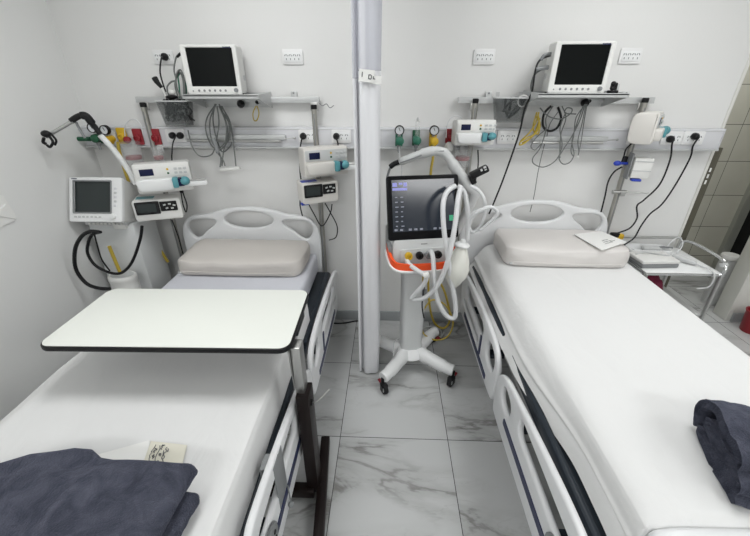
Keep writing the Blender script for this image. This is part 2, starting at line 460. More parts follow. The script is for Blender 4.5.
def socket(c, w, h, label, holes=4, group=None, y=None):
    yw = DW if y is None else y
    s = thing('power_socket', label, 'socket', (c[0], yw, c[1]), group)
    M = T(c[0], yw-.0008, c[1])
    obj('cover_plate', MB(M).prism(rrect(0, 0, w, h, .008), .010, FRONT, .002), M_PLATE, s)
    obj('insert', MB(M).prism(rrect(0, -.002, w*.80, h*.62, .004), .0135, FRONT, .001), M_WHITE, s)
    hb = MB(M)
    for i in range(holes):
        x = (i-(holes-1)/2)*w*.8/holes
        hb.box((x-.006, -.0138, .008), (.004, .002, .011), M=RY(.5)).box((x+.006, -.0138, .008), (.004, .002, .011), M=RY(-.5)).box((x, -.0138, -.012), (.004, .002, .010))
    obj('slots', hb, M_GREY, s)
    return s
socket((-1.375, 1.885), .125, .075, 'white wall socket with a black plug, left of the left patient monitor')
socket((-.587, 1.884), .125, .080, 'white wall socket between the left patient monitor and the curtain')
socket((.548, 1.882), .125, .080, 'white wall socket left of the right patient monitor')
socket((1.389, 1.885), .125, .080, 'white wall socket right of the right patient monitor')
for x, l in ((-1.375, 'left end, holding the twin black plugs'), (-.515, 'left of the pair near the curtain'), (-.305, 'right of the pair, next to the curtain'),
             (1.53, 'behind the right steel pole'), (1.735, 'behind the side-on syringe pump'), (1.862, 'at the right end of the rail'), (.735, 'left of the bar above the right bed')):
    socket((x, 1.443), .125, .078, 'white socket set in the white rail, ' + l, 3, None, 2.459)

def plug(M, parent, m=M_BLACK):
    # round mains plug, local axis toward -y
    return obj('plug', MB(M).lathe([(.019, 0), (.021, .006), (.020, .022), (.012, .034), (.006, .036)], FRONT, 16), m, parent)
def cord(pts, r=.004, plug_at=None, m=M_CORD, name='power_cord', parent=None, label=None, cat='cord'):
    # with a parent the cord is a part of it, with its plug as a sub-part
    if parent is not None:
        c = obj(name, MB().tube(pts, r, 8, 7), m, parent)
        for q in (plug_at or []): plug(T(*q), c)
        return c
    t = thing(name, label, cat, pts[0])
    obj('cable', MB().tube(pts, r, 8, 7), m, t)
    for q in (plug_at or []): plug(T(*q), t)
    return t

# ------------------------------------------------------------------ horizontal equipment rails, poles, shelves
def strut(x0, x1, label):
    w = thing('equipment_rail', label, 'rail', ((x0+x1)/2, 2.5, 1.65))
    obj('channel', MB().box(((x0+x1)/2, 2.487, 1.652), (x1-x0, .030, .034), .003).box(((x0+x1)/2, 2.4735, 1.639), (x1-x0, .004, .008)), M_SHEETM, w)
    for f in (.16, .86):
        x = x0+(x1-x0)*f
        br = obj('wall_bracket', MB().box((x, 2.512, 1.668), (.036, .024, .060), .003), M_SHEETM, w)
        obj('screw', MB().lathe([(.006, 0), (.006, .004), (.003, .006)], T(x, 2.5, 1.69) @ FRONT, 10), M_GREY, br)
    if x0 < 0: obj('end_hook', MB().tube([(x1+(.0), 2.47, 1.632), (x1+.02, 2.46, 1.620), (x1+.045, 2.46, 1.630), (x1+.065, 2.46, 1.608), (x1+.09, 2.46, 1.622)], .0025, 6), M_GREY, w)
strut(-1.59, -.435, 'horizontal metal equipment rail on the back wall carrying the left monitor shelf')
strut(.412, 1.575, 'horizontal metal equipment rail on the back wall carrying the right monitor shelf')
def pole(x, z0, z1, label):
    w = thing('equipment_pole', label, 'pole', (x, 2.448, z0))
    obj('tube', MB().tube([(x, 2.448, z0), (x, 2.448, z1)], .0165, 16, smooth=False), M_POLE, w)
    obj('end_cap', MB().lathe([(.0185, 0), (.0185, .022), (.015, .026)], T(x, 2.448, z1-.004), 14), M_BLACK, w)
    obj('slot', MB().box((x, 2.4312, (z0+z1)/2), (.006, .003, z1-z0-.06)), M_GREY, w)
    obj('rail_clip', MB().box((x, 2.466, 1.615), (.05, .012, .05), .003), M_STEEL, w)
    return w
pole(-1.535, .50, 1.615, 'vertical steel pole behind the left pumps, hung from the left end of the equipment rail')
pole(-.467, .42, 1.605, 'vertical steel pole beside the curtain carrying two pumps')
pole(.512, .55, 1.640, 'steel pole left of the right monitor, behind the ventilator arm, carrying a white syringe pump')
pole(1.505, .50, 1.645, 'rightmost vertical steel pole, carrying the side-on syringe pump')
def cross_clamp(parent):
    cl = MB().tube([(1.46, 2.43, 1.11), (1.545, 2.43, 1.11)], .012, 10, smooth=False).tube([(1.50, 2.43, 1.11), (1.69, 2.43, 1.105)], .005, 8, smooth=False).box((1.52, 2.425, 1.10), (.03, .03, .03), .004)
    obj('cross_clamp', cl, M_STEEL, parent)
cross_clamp(bpy.data.objects['equipment_pole.003'])

def shelf(x0, x1, label, zt=1.684):
    yf, yb = 2.24, 2.498
    w = thing('monitor_shelf', label, 'shelf', ((x0+x1)/2, 2.5, zt))
    obj('tray', MB().box(((x0+x1)/2, (yf+yb)/2, zt-.003), (x1-x0, yb-yf, .006)).box(((x0+x1)/2, yf+.003, zt-.008), (x1-x0, .006, .022), .002), M_SHEETM, w)
    for x in (x0+.004, x1-.004):
        obj('side_bracket', MB(T(x-.003, 0, 0)).prism([(yf+.004, zt-.018), (yb, zt-.080), (yb, zt+.012), (yf+.004, zt+.003)], .006, Matrix(((0, 0, 1, 0), (1, 0, 0, 0), (0, 1, 0, 0), (0, 0, 0, 1)))), M_SHEETM, w)
    obj('back_plate', MB().box(((x0+x1)/2, yb+.002, zt-.034), (x1-x0-.02, .005, .085)), M_SHEETM, w)
    obj('cable_hook', MB().lathe([(.020, 0), (.024, .02), (.012, .045)], T((x0+x1)/2+(.03 if x0 < 0 else .12), 2.47, zt-.055) @ FRONT, 14), M_BLACK, w)
    obj('knob', MB().lathe([(.010, 0), (.013, .01), (.010, .02)], T(x1-.09, 2.49, zt-.045) @ FRONT, 14), M_BLACK, w)
    return w
shelf(-1.165, -.735, 'metal shelf under the left patient monitor')
shelf(.80, 1.285, 'metal shelf under the right patient monitor', 1.693)

# ------------------------------------------------------------------ bedside patient monitors
def patient_monitor(cx, yaw, side, label, dz=0):
    t = thing('patient_monitor', label, 'monitor', (cx, 2.36, 1.6845+dz))
    M = T(cx, 2.295, 1.6865+dz) @ RZ(yaw)
    W, H, D = .306, .246, .165
    body = MB(M @ T(0, 0, .002))
    # tapering cabinet behind a square front
    def ring(y, k, z0): return [Vector((x*k, y, z0+z)) for x, z in [(p[0], p[1]) for p in rrect(0, H/2, W, H-.004, .012, 3)]]
    rows = [ring(.024, 1, 0), ring(.06, .985, 0), ring(D-.015, .90, 0), ring(D, .86, .004)]
    body.grid(rows, close_u=True)
    b = bmesh.new(); f = b.faces.new([b.verts.new(p) for p in rows[-1]]); body.take(b)
    obj('cabinet', body, M_DEV, t)
    obj('front_bezel', MB(M).plate([rrect(0, H/2, W, H, .012), rrect(.003, H/2+.013, .252, .190, .004)], .028, .004, T(0, .012, 0) @ FRONT), M_DEV, t)
    sc = obj('screen', MB(M).box((.003, .006, H/2+.013), (.256, .006, .194)), M_SCREEN, t)
    obj('bezel_back', MB(M).box((0, .018, H/2), (W-.012, .008, H-.012)), M_DEV, t)
    for i in range(6):
        obj('button', MB(M).lathe([(.0065, 0), (.006, .003), (.003, .0035)], T(-.088+.030*i, -.002, .020) @ FRONT, 12), M_GREY, t)
    obj('indicator', MB(M).lathe([(.004, 0), (.003, .0025)], T(-.122, -.002, .018) @ FRONT, 10), M_GREY, t)
    obj('dial', MB(M).lathe([(.012, 0), (.011, .010), (.008, .012)], T(.122, -.002, .022) @ FRONT, 16), M_GREY, t)
    lg = MB(M)
    for i in range(7): lg.box((.085+.006*i, -.003, H-.014), (.0045, .002, .006 if i % 3 else .008))
    obj('maker_mark', lg, M_NAVY, t)
    obj('label_strip', MB(M).box((.132 if side < 0 else -.132, .09, .17), (.035, .03, .05), .003), M_LGREY, t)
    for k in range(3):
        obj('side_port', MB(M).box((side*.143, .07+.022*k, .085), (.012, .016, .028), .003), M_LGREY, t)
    for x in (-.11, .11):
        for y in (.04, .14): obj('foot', MB(M).lathe([(.010, -.002), (.010, .004)], T(x, y, .0), 10), M_RUBBER, t)
    return t, M
pmL, ML = patient_monitor(-.998, R(3), 1, 'switched-off patient monitor with white casing on the shelf above the left bed')
pmR, MR = patient_monitor(1.022, R(-2), -1, 'switched-off patient monitor with white casing on the shelf above the right bed', .009)
# parts plugged into the right monitor's side
obj('side_connector', MB().tube([(0.879,2.360,1.887),(0.842,2.360,1.882),(0.825,2.360,1.858)], .009, 8), M_GREY, pmR)
obj('side_connector', MB().tube([(0.892,2.360,1.824),(0.844,2.360,1.819),(0.807,2.360,1.814)], .011, 8), M_GREY, pmR)

# cable bundles
bl = pmL
for pts in ([(-1.060,2.420,1.630),(-1.133,2.420,1.551),(-1.156,2.420,1.469),(-1.135,2.420,1.384),(-1.088,2.420,1.360),(-1.024,2.420,1.421),(-1.001,2.420,1.516),(-1.040,2.420,1.608)], [(-1.052,2.400,1.631),(-1.107,2.400,1.541),(-1.122,2.400,1.435),(-1.096,2.400,1.375),(-1.037,2.400,1.412),(-1.011,2.400,1.518),(-1.035,2.400,1.620)],
            [(-1.071,2.430,1.630),(-1.102,2.430,1.538),(-1.100,2.430,1.420),(-1.075,2.430,1.346),(-1.005,2.430,1.408),(-0.996,2.430,1.527),(-1.036,2.430,1.619)], [(-1.042,2.420,1.630),(-1.020,2.420,1.551),(-1.018,2.420,1.457),(-1.062,2.420,1.360),(-1.094,2.420,1.259)], [(-1.043,2.390,1.621),(-1.051,2.390,1.519),(-1.098,2.390,1.377),(-1.066,2.390,1.303),(-1.060,2.390,1.265)],
            [(-1.097,2.410,1.422),(-1.140,2.410,1.336),(-1.222,2.410,1.323),(-1.260,2.410,1.385),(-1.264,2.410,1.481)], [(-1.025,2.420,1.619),(-1.003,2.420,1.540),(-0.992,2.420,1.421),(-1.001,2.420,1.259)], [(-1.092,2.400,1.363),(-1.082,2.400,1.313),(-1.099,2.400,1.256)]):
    obj('patient_cable', MB().tube(pts, .0042, 7, 7), M_GCORD, bl)
obj('cable_yoke', MB().tube([(-1.100,2.380,1.438),(-1.091,2.380,1.390),(-1.086,2.380,1.348)], .013, 8), M_GREY, bl)
obj('lead_block', MB(T((-1.035,2.400,1.244))).box((0, 0, 0), (.135, .02, .020), .004, M=RY(-.10)), M_DEV, bl)
obj('yellow_lead', MB().tube([(-0.815,2.420,1.620),(-0.840,2.420,1.580),(-0.840,2.420,1.540),(-0.821,2.420,1.540),(-0.803,2.420,1.580),(-0.809,2.420,1.620)], .0035, 6), M_YTUBE, pmL)

br = pmR
for pts, r in (([(0.948,2.410,1.624),(0.916,2.410,1.580),(0.924,2.410,1.513),(0.966,2.410,1.485),(1.009,2.410,1.502),(1.021,2.410,1.558),(0.990,2.410,1.618)], .007), ([(0.956,2.400,1.624),(0.929,2.400,1.559),(0.942,2.400,1.491),(0.928,2.400,1.387),(0.896,2.400,1.327),(0.910,2.400,1.290),(0.975,2.400,1.272),(1.040,2.400,1.315),(1.058,2.400,1.399),(1.023,2.400,1.503),(1.038,2.400,1.592)], .0035),
            ([(1.137,2.400,1.635),(1.130,2.400,1.548),(1.105,2.400,1.458),(1.070,2.400,1.376),(1.056,2.400,1.328),(1.089,2.400,1.291),(1.129,2.400,1.304),(1.142,2.400,1.352),(1.113,2.400,1.423),(1.115,2.400,1.515),(1.129,2.400,1.625)], .0035), ([(1.143,2.400,1.635),(1.147,2.400,1.526),(1.146,2.400,1.435),(1.169,2.400,1.364)], .003),
            ([(1.154,2.410,1.635),(1.161,2.410,1.536),(1.172,2.410,1.422),(1.174,2.410,1.339)], .003), ([(1.016,2.420,1.623),(1.054,2.420,1.557),(1.045,2.420,1.467),(1.060,2.420,1.373),(1.071,2.420,1.324)], .003), ([(0.883,2.400,1.613),(0.938,2.400,1.570),(1.012,2.400,1.553),(1.064,2.400,1.581),(1.069,2.400,1.608),(1.039,2.400,1.614),(1.034,2.400,1.586),(1.099,2.400,1.581)], .0035),
            ([(1.144,2.420,1.623),(1.113,2.420,1.558),(1.123,2.420,1.467),(1.127,2.420,1.373),(1.148,2.420,1.337)], .003), ([(0.944,2.420,1.489),(0.899,2.420,1.443),(0.878,2.420,1.395),(0.907,2.420,1.372),(0.937,2.420,1.408)], .003)):
    obj('patient_cable', MB().tube(pts, r, 7, 7), M_GCORD if r < .005 else M_CORD, br)
obj('lead_clip', MB().ball((1.170,2.400,1.334), (.008, .005, .010)), M_DEV, br)
yr = pmR
yc = MB()
for pts in ([(0.877,2.390,1.592),(0.871,2.390,1.537),(0.846,2.390,1.481),(0.801,2.390,1.429),(0.799,2.390,1.405),(0.833,2.390,1.423),(0.872,2.390,1.469),(0.894,2.390,1.537)], [(0.870,2.380,1.582),(0.889,2.380,1.516),(0.874,2.380,1.471),(0.831,2.380,1.448),(0.793,2.380,1.424)], [(0.869,2.400,1.591),(0.863,2.400,1.502),(0.899,2.400,1.468),(0.900,2.400,1.525),(0.868,2.400,1.569)], [(0.897,2.410,1.558),(0.875,2.410,1.455),(0.816,2.410,1.414)]):
    yc.tube(pts, .0045, 6, 6)
obj('yellow_cord', yc, M_YTUBE, pmR)
cord([(0.880,2.360,1.882),(0.820,2.360,1.858),(0.804,2.360,1.800),(0.806,2.360,1.699),(0.782,2.360,1.615),(0.775,2.360,1.495),(0.754,2.360,1.368),(0.720,2.360,1.197),(0.689,2.360,1.068),(0.664,2.360,0.973)], .0055, name='monitor_cable', parent=pmR)
cord([(0.857,2.380,1.820),(0.813,2.380,1.790),(0.802,2.380,1.730),(0.821,2.380,1.688)], .0055, m=M_GCORD, name='monitor_cable', parent=pmR)
cord([(1.012,2.450,1.588),(0.979,2.450,1.521),(0.975,2.450,1.451),(0.968,2.450,1.367),(0.964,2.450,1.230),(0.969,2.450,1.072),(0.963,2.450,0.961)], .0028, m=M_GCORD, name='monitor_cable', parent=pmR)
cord([(-1.358, 2.475, 1.885)] + [(-1.329,2.400,1.864),(-1.351,2.400,1.802),(-1.350,2.400,1.739),(-1.343,2.400,1.697)], .0045, [(-1.358, 2.511, 1.885)], parent=pmL)

# baskets beside the shelves
def basket(x0, x1, z0, z1, label):
    t = thing('cable_basket', label, 'basket', ((x0+x1)/2, 2.42, z0))
    k = .02
    def ring(z, g): return [Vector((x, y, z)) for x, y in rrect((x0+x1)/2, 2.41, x1-x0-g, .10-g*.4, .01, 3)]
    b = MB(); b.grid([ring(z0, .045), ring(z1, 0), ring(z1, .006), ring(z0+.004, .05)], close_u=True)
    bb = bmesh.new(); bb.faces.new([bb.verts.new(p) for p in ring(z0, .045)]); b.take(bb)
    obj('bin', b, M_BASKET, t)
    obj('rim', MB().tube(ring(z1, 0), .004, 6, closed=True, smooth=False), M_LGREY, t)
    for x in (x0+.03, x1-.03): obj('hanger', MB().box((x, 2.467, z1+.004), (.02, .012, .05)), M_LGREY, t)
    return t
basket(-1.402, -1.215, 1.507, 1.648, 'smoky clear basket full of cables left of the left monitor shelf')
basket(.612, .808, 1.535, 1.668, 'clear basket of cables left of the right monitor shelf')
c1 = thing('coiled_leads', 'dark coiled leads packed into the basket left of the left monitor', 'leads', (-1.31, 2.41, 1.53))
random.seed(3)
for i in range(16):
    x = -1.375+.0095*i
    pts = [(x+random.uniform(-.015, .015), 2.41+random.uniform(-.025, .025), 1.535+.02*j+random.uniform(-.004, .004)) for j in range(7)]
    obj('lead', MB().tube(pts, .0055, 6), M_GCORD if i % 3 == 1 else M_CORD, c1)
obj('dark_pouch', MB().ball((-1.345, 2.41, 1.595), (.035, .028, .048)), M_BLACK, c1)
c2 = thing('coiled_leads', 'coiled grey leads standing up between the basket and the left monitor', 'leads', (-1.24, 2.40, 1.66))
for i, pts in enumerate(([(-1.259,2.400,1.664),(-1.271,2.400,1.718),(-1.261,2.400,1.782),(-1.229,2.400,1.813),(-1.216,2.400,1.771),(-1.232,2.400,1.675)], [(-1.276,2.420,1.663),(-1.264,2.420,1.739),(-1.259,2.420,1.782),(-1.233,2.420,1.792),(-1.224,2.420,1.729),(-1.239,2.420,1.663)], [(-1.282,2.410,1.669),(-1.283,2.410,1.739),(-1.243,2.410,1.802),(-1.229,2.410,1.761),(-1.245,2.410,1.669)], [(-1.343,2.430,1.663),(-1.348,2.430,1.718),(-1.315,2.430,1.750),(-1.282,2.430,1.761),(-1.281,2.430,1.813),(-1.254,2.430,1.875),(-1.224,2.430,1.900)])):
    obj('lead', MB().tube(pts, .0048, 6, 6), M_AQUA if i == 1 else M_GCORD, c2)
obj('lead_tip', MB().tube([(-1.246,2.430,1.880),(-1.218,2.430,1.900)], .007, 7), M_BLACK, c2)
sp = thing('handheld_probe', 'black handheld probe leaning out of the basket left of the left monitor', 'probe', (-1.380,2.420,1.739))
obj('grip', MB().tube([(-1.406,2.420,1.777),(-1.395,2.420,1.750),(-1.373,2.420,1.718)], [.010, .016, .017, .017, .016, .016, .015, .014, .013, .012, .011, .010, .008], 10), M_BLACK, sp)
obj('neck', MB().tube([(-1.373,2.420,1.718),(-1.362,2.420,1.691),(-1.358,2.420,1.658)], .010, 8), M_DEV, sp)
wc = thing('white_connector', 'white round connector resting on the rim of the left basket', 'connector', (-1.315,2.410,1.685))
obj('dome', MB().ball((-1.312,2.410,1.696), (.022, .018, .018)), M_DEV, wc)
obj('collar', MB().ball((-1.319,2.410,1.669), (.040, .028, .012)), M_BLACK, wc)
c3 = thing('coiled_leads', 'black and grey leads bunched in the basket left of the right monitor', 'leads', (.79, 2.41, 1.56))
for i, pts in enumerate(([(0.670,2.400,1.591),(0.693,2.400,1.634),(0.734,2.400,1.667),(0.772,2.400,1.645),(0.747,2.400,1.591),(0.705,2.400,1.558)], [(0.669,2.380,1.603),(0.717,2.380,1.592),(0.758,2.380,1.625),(0.785,2.380,1.667)], [(0.711,2.420,1.556),(0.739,2.420,1.601),(0.774,2.420,1.639)], [(0.679,2.410,1.666),(0.682,2.410,1.612),(0.708,2.410,1.557)], [(0.710,2.420,1.671),(0.714,2.420,1.612),(0.697,2.420,1.567)])):
    obj('lead', MB().tube(pts, .007, 7), M_CORD, c3)
obj('ring', MB().tube([tuple(Vector((0.767,2.370,1.652))+Vector((.028*math.cos(a*PI/8), 0, .030*math.sin(a*PI/8)))) for a in range(16)], .004, 7, 2, True), M_DEV, c3)
cm = thing('camera_sensor', 'small black device standing at the right end of the right monitor shelf', 'sensor', (1.232,2.300,1.701))
p0 = Vector((1.223,2.300,1.730))
obj('body', MB(T(p0)).box((0, 0, 0), (.028, .03, .035), .006).ball((-.012, -.012, .012), .013).ball((-.012, -.012, -.010), .013), M_BLACK, cm)
obj('white_side', MB(T(p0)).box((.018, .0, -.006), (.012, .03, .034), .004), M_LGREY, cm)
obj('base', MB(T(p0)).box((.0, 0, -.0285), (.045, .04, .016), .004), M_BLACK, cm)

# ------------------------------------------------------------------ infusion pumps
def syringe_pump(loc, yaw, label, tray=True, w=.31, body=None, k=1.):
    t = thing('syringe_pump', label, 'syringe pump', loc)
    M = T(loc) @ RZ(yaw) @ Matrix.Diagonal((1, k, k, 1))
    bm_ = body or M_DEV
    side = sm2([(.010, .082), (.030, .089), (.10, .087), (.135, .070), (.142, .0), (.135, -.065), (.11, -.088), (.03, -.088), (.008, -.075), (.006, .0)], 4)
    obj('housing', MB(M @ T(-w/2, 0, 0)).prism(side, w, YZ, .010), bm_, t)
    obj('front_panel', MB(M).prism(rrect(0, .042, w*.95, .064, .010), .010, T(0, .012, 0) @ FRONT, .002), M_LGREY if body else M_DEV, t)
    obj('display', MB(M).box((-w*.27, .0015, .042), (w*.24, .004, .040), .002), M_DISP, t)
    ks = MB(M)
    for i in range(3):
        for j in range(2): ks.box((w*.24+.026*i, .001, .054-.024*j), (.018, .004, .014), .002)
    obj('keypad', ks, M_LGREY, t)
    obj('yellow_key', MB(M).lathe([(.007, 0), (.006, .004)], T(w*.10, .003, .054) @ FRONT, 10), M_YELLOW, t)
    obj('green_key', MB(M).lathe([(.007, 0), (.006, .004)], T(w*.10, .003, .030) @ FRONT, 10), M_GREEN, t)
    obj('syringe_cradle', MB(M).prism(sm2([(-w*.46, .0), (-w*.47, -.035), (-w*.43, -.062), (-w*.30, -.068), (w*.06, -.068), (w*.14, -.060), (w*.15, -.010), (w*.13, .002), (-.05, .004)], 4), .040, T(0, .012, 0) @ FRONT, .008), M_WHITE if not body else bm_, t)
    obj('barrel_clamp', MB(M).box((w*.20, -.018, -.025), (.034, .05, .062), .008), M_TEAL, t)
    dr = obj('plunger_driver', MB(M).box((w*.30, -.020, -.022), (.034, .045, .050), .006), M_DISP, t)
    obj('driver_knob', MB(M).ball((w*.37, -.028, -.018), (.030, .028, .028)), M_TEAL, t)
    if tray:
        obj('syringe_tray', MB(M).prism(rrect(w*.52, -.043, w*.50, .028, .012), .05, T(0, .03, 0) @ FRONT, .005), M_WHITE, t)
        obj('tray_rod', MB(M).tube([(w*.40, -.01, -.018), (w*.76, -.01, -.020)], .005, 8, smooth=False), M_STEEL, t)
    obj('pole_clamp', MB(M).box((0.0, .128, -.01), (.06, .03, .06), .006), M_GREY, t)
    return t
syringe_pump((-1.378, 2.215, 1.222), R(25), 'syringe pump above the boxy pump, just right of the square-screened ventilator')
syringe_pump((-.385, 2.33, 1.305), R(28), 'syringe pump next to the curtain with teal clamp, mounted above a black-fronted pump', True, .285, M_BEIGE)
syringe_pump((.507, 2.31, 1.481), R(6), 'white syringe pump with bright cradle, left of the right monitor', False, .235, None, .80)
syringe_pump((1.555, 2.325, 1.512), R(52), 'syringe pump turned side-on on the rightmost pole right of the right monitor', False, .20, M_BEIGE, .95)

def infusion_pump(loc, yaw, label, w=.27, body=None, cover=None, tilt=0):
    t = thing('infusion_pump', label, 'infusion pump', loc)
    M = T(loc) @ RZ(yaw) @ RX(tilt)
    h = .135
    obj('housing', MB(M).box((0, .072, 0), (w, .135, h), .014, 3), body or M_DEV, t)
    obj('front_door', MB(M).prism(rrect(0, .0, w*.99, h*.98, .016), .010, T(0, .010, 0) @ FRONT, .003), body or M_DEV, t)
    obj('screen_frame', MB(M).prism(rrect(-w*.20, .016, w*.50, .082, .006), .008, T(0, .003, 0) @ FRONT, .002), M_BLACK, t)
    obj('screen', MB(M).box((-w*.21, -.0055, .017), (w*.38, .003, .056)), M_SCREEN2, t)
    kp = obj('key_panel', MB(M).prism(rrect(w*.24, .020, w*.36, .062, .005), .008, T(0, .003, 0) @ FRONT, .002), M_BLACK, t)
    kb = MB(M)
    for i, (x, z) in enumerate(((.16, .03), (.27, .034), (.36, .024), (.20, .008), (.31, .006))): kb.box((w*x, -.006, z), (.016, .003, .010), .002, M=RY(.3*(i % 3-1)))
    obj('keys', kb, M_LGREY, kp)
    obj('base_tag', MB(M).box((-w*.42, .04, -h/2-.004), (.05, .03, .016), .004), cover or M_LGREY, t)
    obj('top_label', MB(M).box((-w*.25, .06, h/2+.001), (.10, .05, .004)), M_TEAL if not cover else M_BLUE, t)
    obj('pole_clamp', MB(M).box((.0, .145, 0), (.05, .03, .05), .006), M_GREY, t)
    return t
infusion_pump((-1.468, 2.215, 1.022), R(20), 'boxy infusion pump with grey screen beneath the upper left syringe pump', .275)
infusion_pump((-.437, 2.33, 1.112), R(27), 'boxy infusion pump with black front and blue tag, under the syringe pump beside the curtain', .24, M_BEIGE, M_BLUE)
t = thing('small_pump', 'small white boxy device with blue foot on the rightmost pole', 'pump', (1.555, 2.38, 1.28))
M = T(1.535, 2.37, 1.288) @ RZ(-R(12))
obj('case', MB(M).box((.005, -.02, -.005), (.10, .06, .12), .006), M_DEV, t)
obj('back_panel', MB(M).box((-.056, -.005, 0), (.010, .07, .155), .004), M_GREY, t)
for z in (.035, -.02): obj('rib', MB(M).box((.005, -.0505, z), (.10, .004, .006)), M_LGREY, t)
obj('blue_foot', MB(M).box((-.005, -.03, -.078), (.055, .04, .016), .006), M_BLUE, t)
obj('blue_knob', MB().ball((1.415, 2.39, 1.30), (.024, .018, .016)).tube([(1.42, 2.39, 1.30), (1.50, 2.39, 1.30)], .008, 8, smooth=False), M_BLUE, t)
obj('pole_clamp', MB(M).box((-.045, .055, .02), (.05, .05, .05), .005), M_BLACK, t)
small = t
O = bpy.data.objects
sp_l, sp_c, sp_r, sp_s = O['syringe_pump'], O['syringe_pump.001'], O['syringe_pump.002'], O['syringe_pump.003']
ip_l, ip_c = O['infusion_pump'], O['infusion_pump.001']
cord([(1.455,2.400,1.276),(1.415,2.400,1.244),(1.396,2.400,1.181),(1.402,2.400,1.090),(1.406,2.400,0.982)], .005, parent=small)
cord([(-0.427,2.400,1.023),(-0.396,2.400,0.960),(-0.353,2.400,0.860),(-0.364,2.400,0.778),(-0.415,2.400,0.754)], .004, parent=ip_c)
cord([(-0.544,2.410,1.019),(-0.509,2.410,0.941),(-0.460,2.410,0.855),(-0.399,2.410,0.943),(-0.381,2.410,1.013)], .004, parent=ip_c)
cord([(-1.498,2.380,0.896),(-1.484,2.380,0.777),(-1.482,2.380,0.668),(-1.475,2.380,0.573)], .004, parent=ip_l)
cord([(-1.35, 2.41, 1.445)] + [(-1.374,2.400,1.404),(-1.394,2.400,1.349),(-1.407,2.400,1.299),(-1.413,2.400,1.221)], .004, [(-1.385, 2.445, 1.445), (-1.335, 2.445, 1.445)], parent=sp_l)
cord([(-.545, 2.41, 1.445)] + [(-0.569,2.420,1.363),(-0.582,2.420,1.224),(-0.578,2.420,1.118),(-0.602,2.420,1.008),(-0.590,2.420,0.908)], .0045, [(-.545, 2.445, 1.445)], parent=ip_c)
cord([(-.335, 2.41, 1.445)] + [(-0.323,2.410,1.402),(-0.331,2.410,1.366),(-0.353,2.410,1.316)], .0045, [(-.335, 2.445, 1.445)], parent=sp_c)
cord([(1.505, 2.40, 1.450)] + [(1.463,2.420,1.387),(1.459,2.420,1.339),(1.455,2.420,1.290)], .0045, [(1.505, 2.445, 1.450)], parent=small)
cord([(1.715, 2.40, 1.438)] + [(1.725,2.420,1.412),(1.746,2.420,1.317),(1.736,2.420,1.166),(1.670,2.420,1.061),(1.638,2.420,1.020),(1.664,2.420,0.937),(1.640,2.420,0.866),(1.571,2.420,0.829)], .005, [(1.715, 2.445, 1.438)], parent=sp_s)
cord([(0.550,2.400,1.373),(0.563,2.400,1.275),(0.558,2.400,1.160),(0.564,2.400,1.054)], .004, parent=sp_r)
cd_ = cord([(-1.330,2.300,1.155),(-1.326,2.300,1.090),(-1.321,2.300,1.029),(-1.339,2.300,0.981),(-1.346,2.300,1.036),(-1.340,2.300,1.116)], .004, parent=sp_l)
obj('clip', MB(T((-1.335,2.300,1.135))).box((0, 0, 0), (.022, .016, .05), .005), M_BLACK, cd_)

# ------------------------------------------------------------------ gas outlets on the rail
def gauge_unit(x, z, m, knobm, label, gauge=True, tube=False, cat='regulator', spout=0):
    t = thing('gas_regulator', label, cat, (x, 2.458, z))
    obj('outlet_block', MB().prism(rrect(0, .004, .046, .095, .006), .014, T(x, 2.458, z) @ FRONT, .003), m, t)
    obj('body', MB().tube([(x, 2.45, z), (x, 2.40, z)], .022, 14, smooth=False).box((x, 2.415, z-.005), (.034, .04, .05), .008), knobm, t)
    obj('knob', MB().lathe([(.021, 0), (.025, .006), (.025, .022), (.016, .028)], T(x+.004, 2.402, z-.004) @ FRONT, 18), knobm, t)
    if gauge:
        g = obj('gauge_case', MB().lathe([(.029, 0), (.030, .018), (.028, .026), (.024, .026), (.024, .020)], T(x, 2.415, z+.058) @ FRONT, 22), M_BLACK, t)
        obj('gauge_dial', MB().lathe([(.025, .018), (.025, .0215), (.0, .0216)], T(x, 2.415, z+.058) @ FRONT, 20), M_GAUGE, g)
        obj('needle', MB(T(x, 2.392, z+.058)).box((0.0, 0, .006), (.003, .002, .020), M=RY(-.4)), M_BLACK, g)
        obj('stem', MB().tube([(x, 2.42, z+.01), (x, 2.42, z+.04)], .009, 8, smooth=False), M_STEEL, t)
    if tube:
        obj('flow_tube', MB().tube([(x+.004, 2.41, z+.02), (x+.004, 2.41, z+.105)], .013, 12, smooth=False), M_CLEAR, t)
        obj('flow_tube_cap', MB().lathe([(.008, 0), (.010, .012), (.005, .022)], T(x+.004, 2.41, z+.105), 10), M_LGREY, t)
    obj('outlet_nozzle', MB().lathe([(.013, 0), (.013, .018), (.008, .022), (.008, .045)], T(x, 2.41, z-.03) @ RX(PI), 12), M_GREY if not spout else m, t)
    return t
gauge_unit(-1.868, 1.434, M_GREEN, M_GREEN, 'green oxygen regulator with a round gauge, the leftmost on the left part of the rail')
gauge_unit(-1.792, 1.422, M_DEV, M_YELLOW, 'white regulator with round gauge and small yellow knob, just right of the leftmost green regulator')
obj_side = bpy.data.objects
gs = thing('gas_outlet', 'loose green gas connector sticking out left of the leftmost green regulator', 'connector', (-1.990,2.420,1.423))
obj('plug_body', MB().tube([(-2.009,2.420,1.423),(-1.970,2.420,1.423),(-1.923,2.420,1.423)], .014, 10), M_GREEN, gs)
def outlet(x, z, m, label, kn=None):
    t = thing('gas_outlet', label, 'gas outlet', (x, 2.458, z))
    obj('plate', MB().prism(rrect(0, 0, .058, .098, .006), .016, T(x, 2.458, z) @ FRONT, .003), m, t)
    obj('socket_ring', MB().lathe([(.022, 0), (.022, .014), (.014, .018), (.012, .010)], T(x, 2.443, z-.006) @ FRONT, 16), m, t)
    if kn: obj('dangling_cap', MB().ball((x+.042, 2.425, z-.022), (.026, .02, .022)), kn, t)
    return t
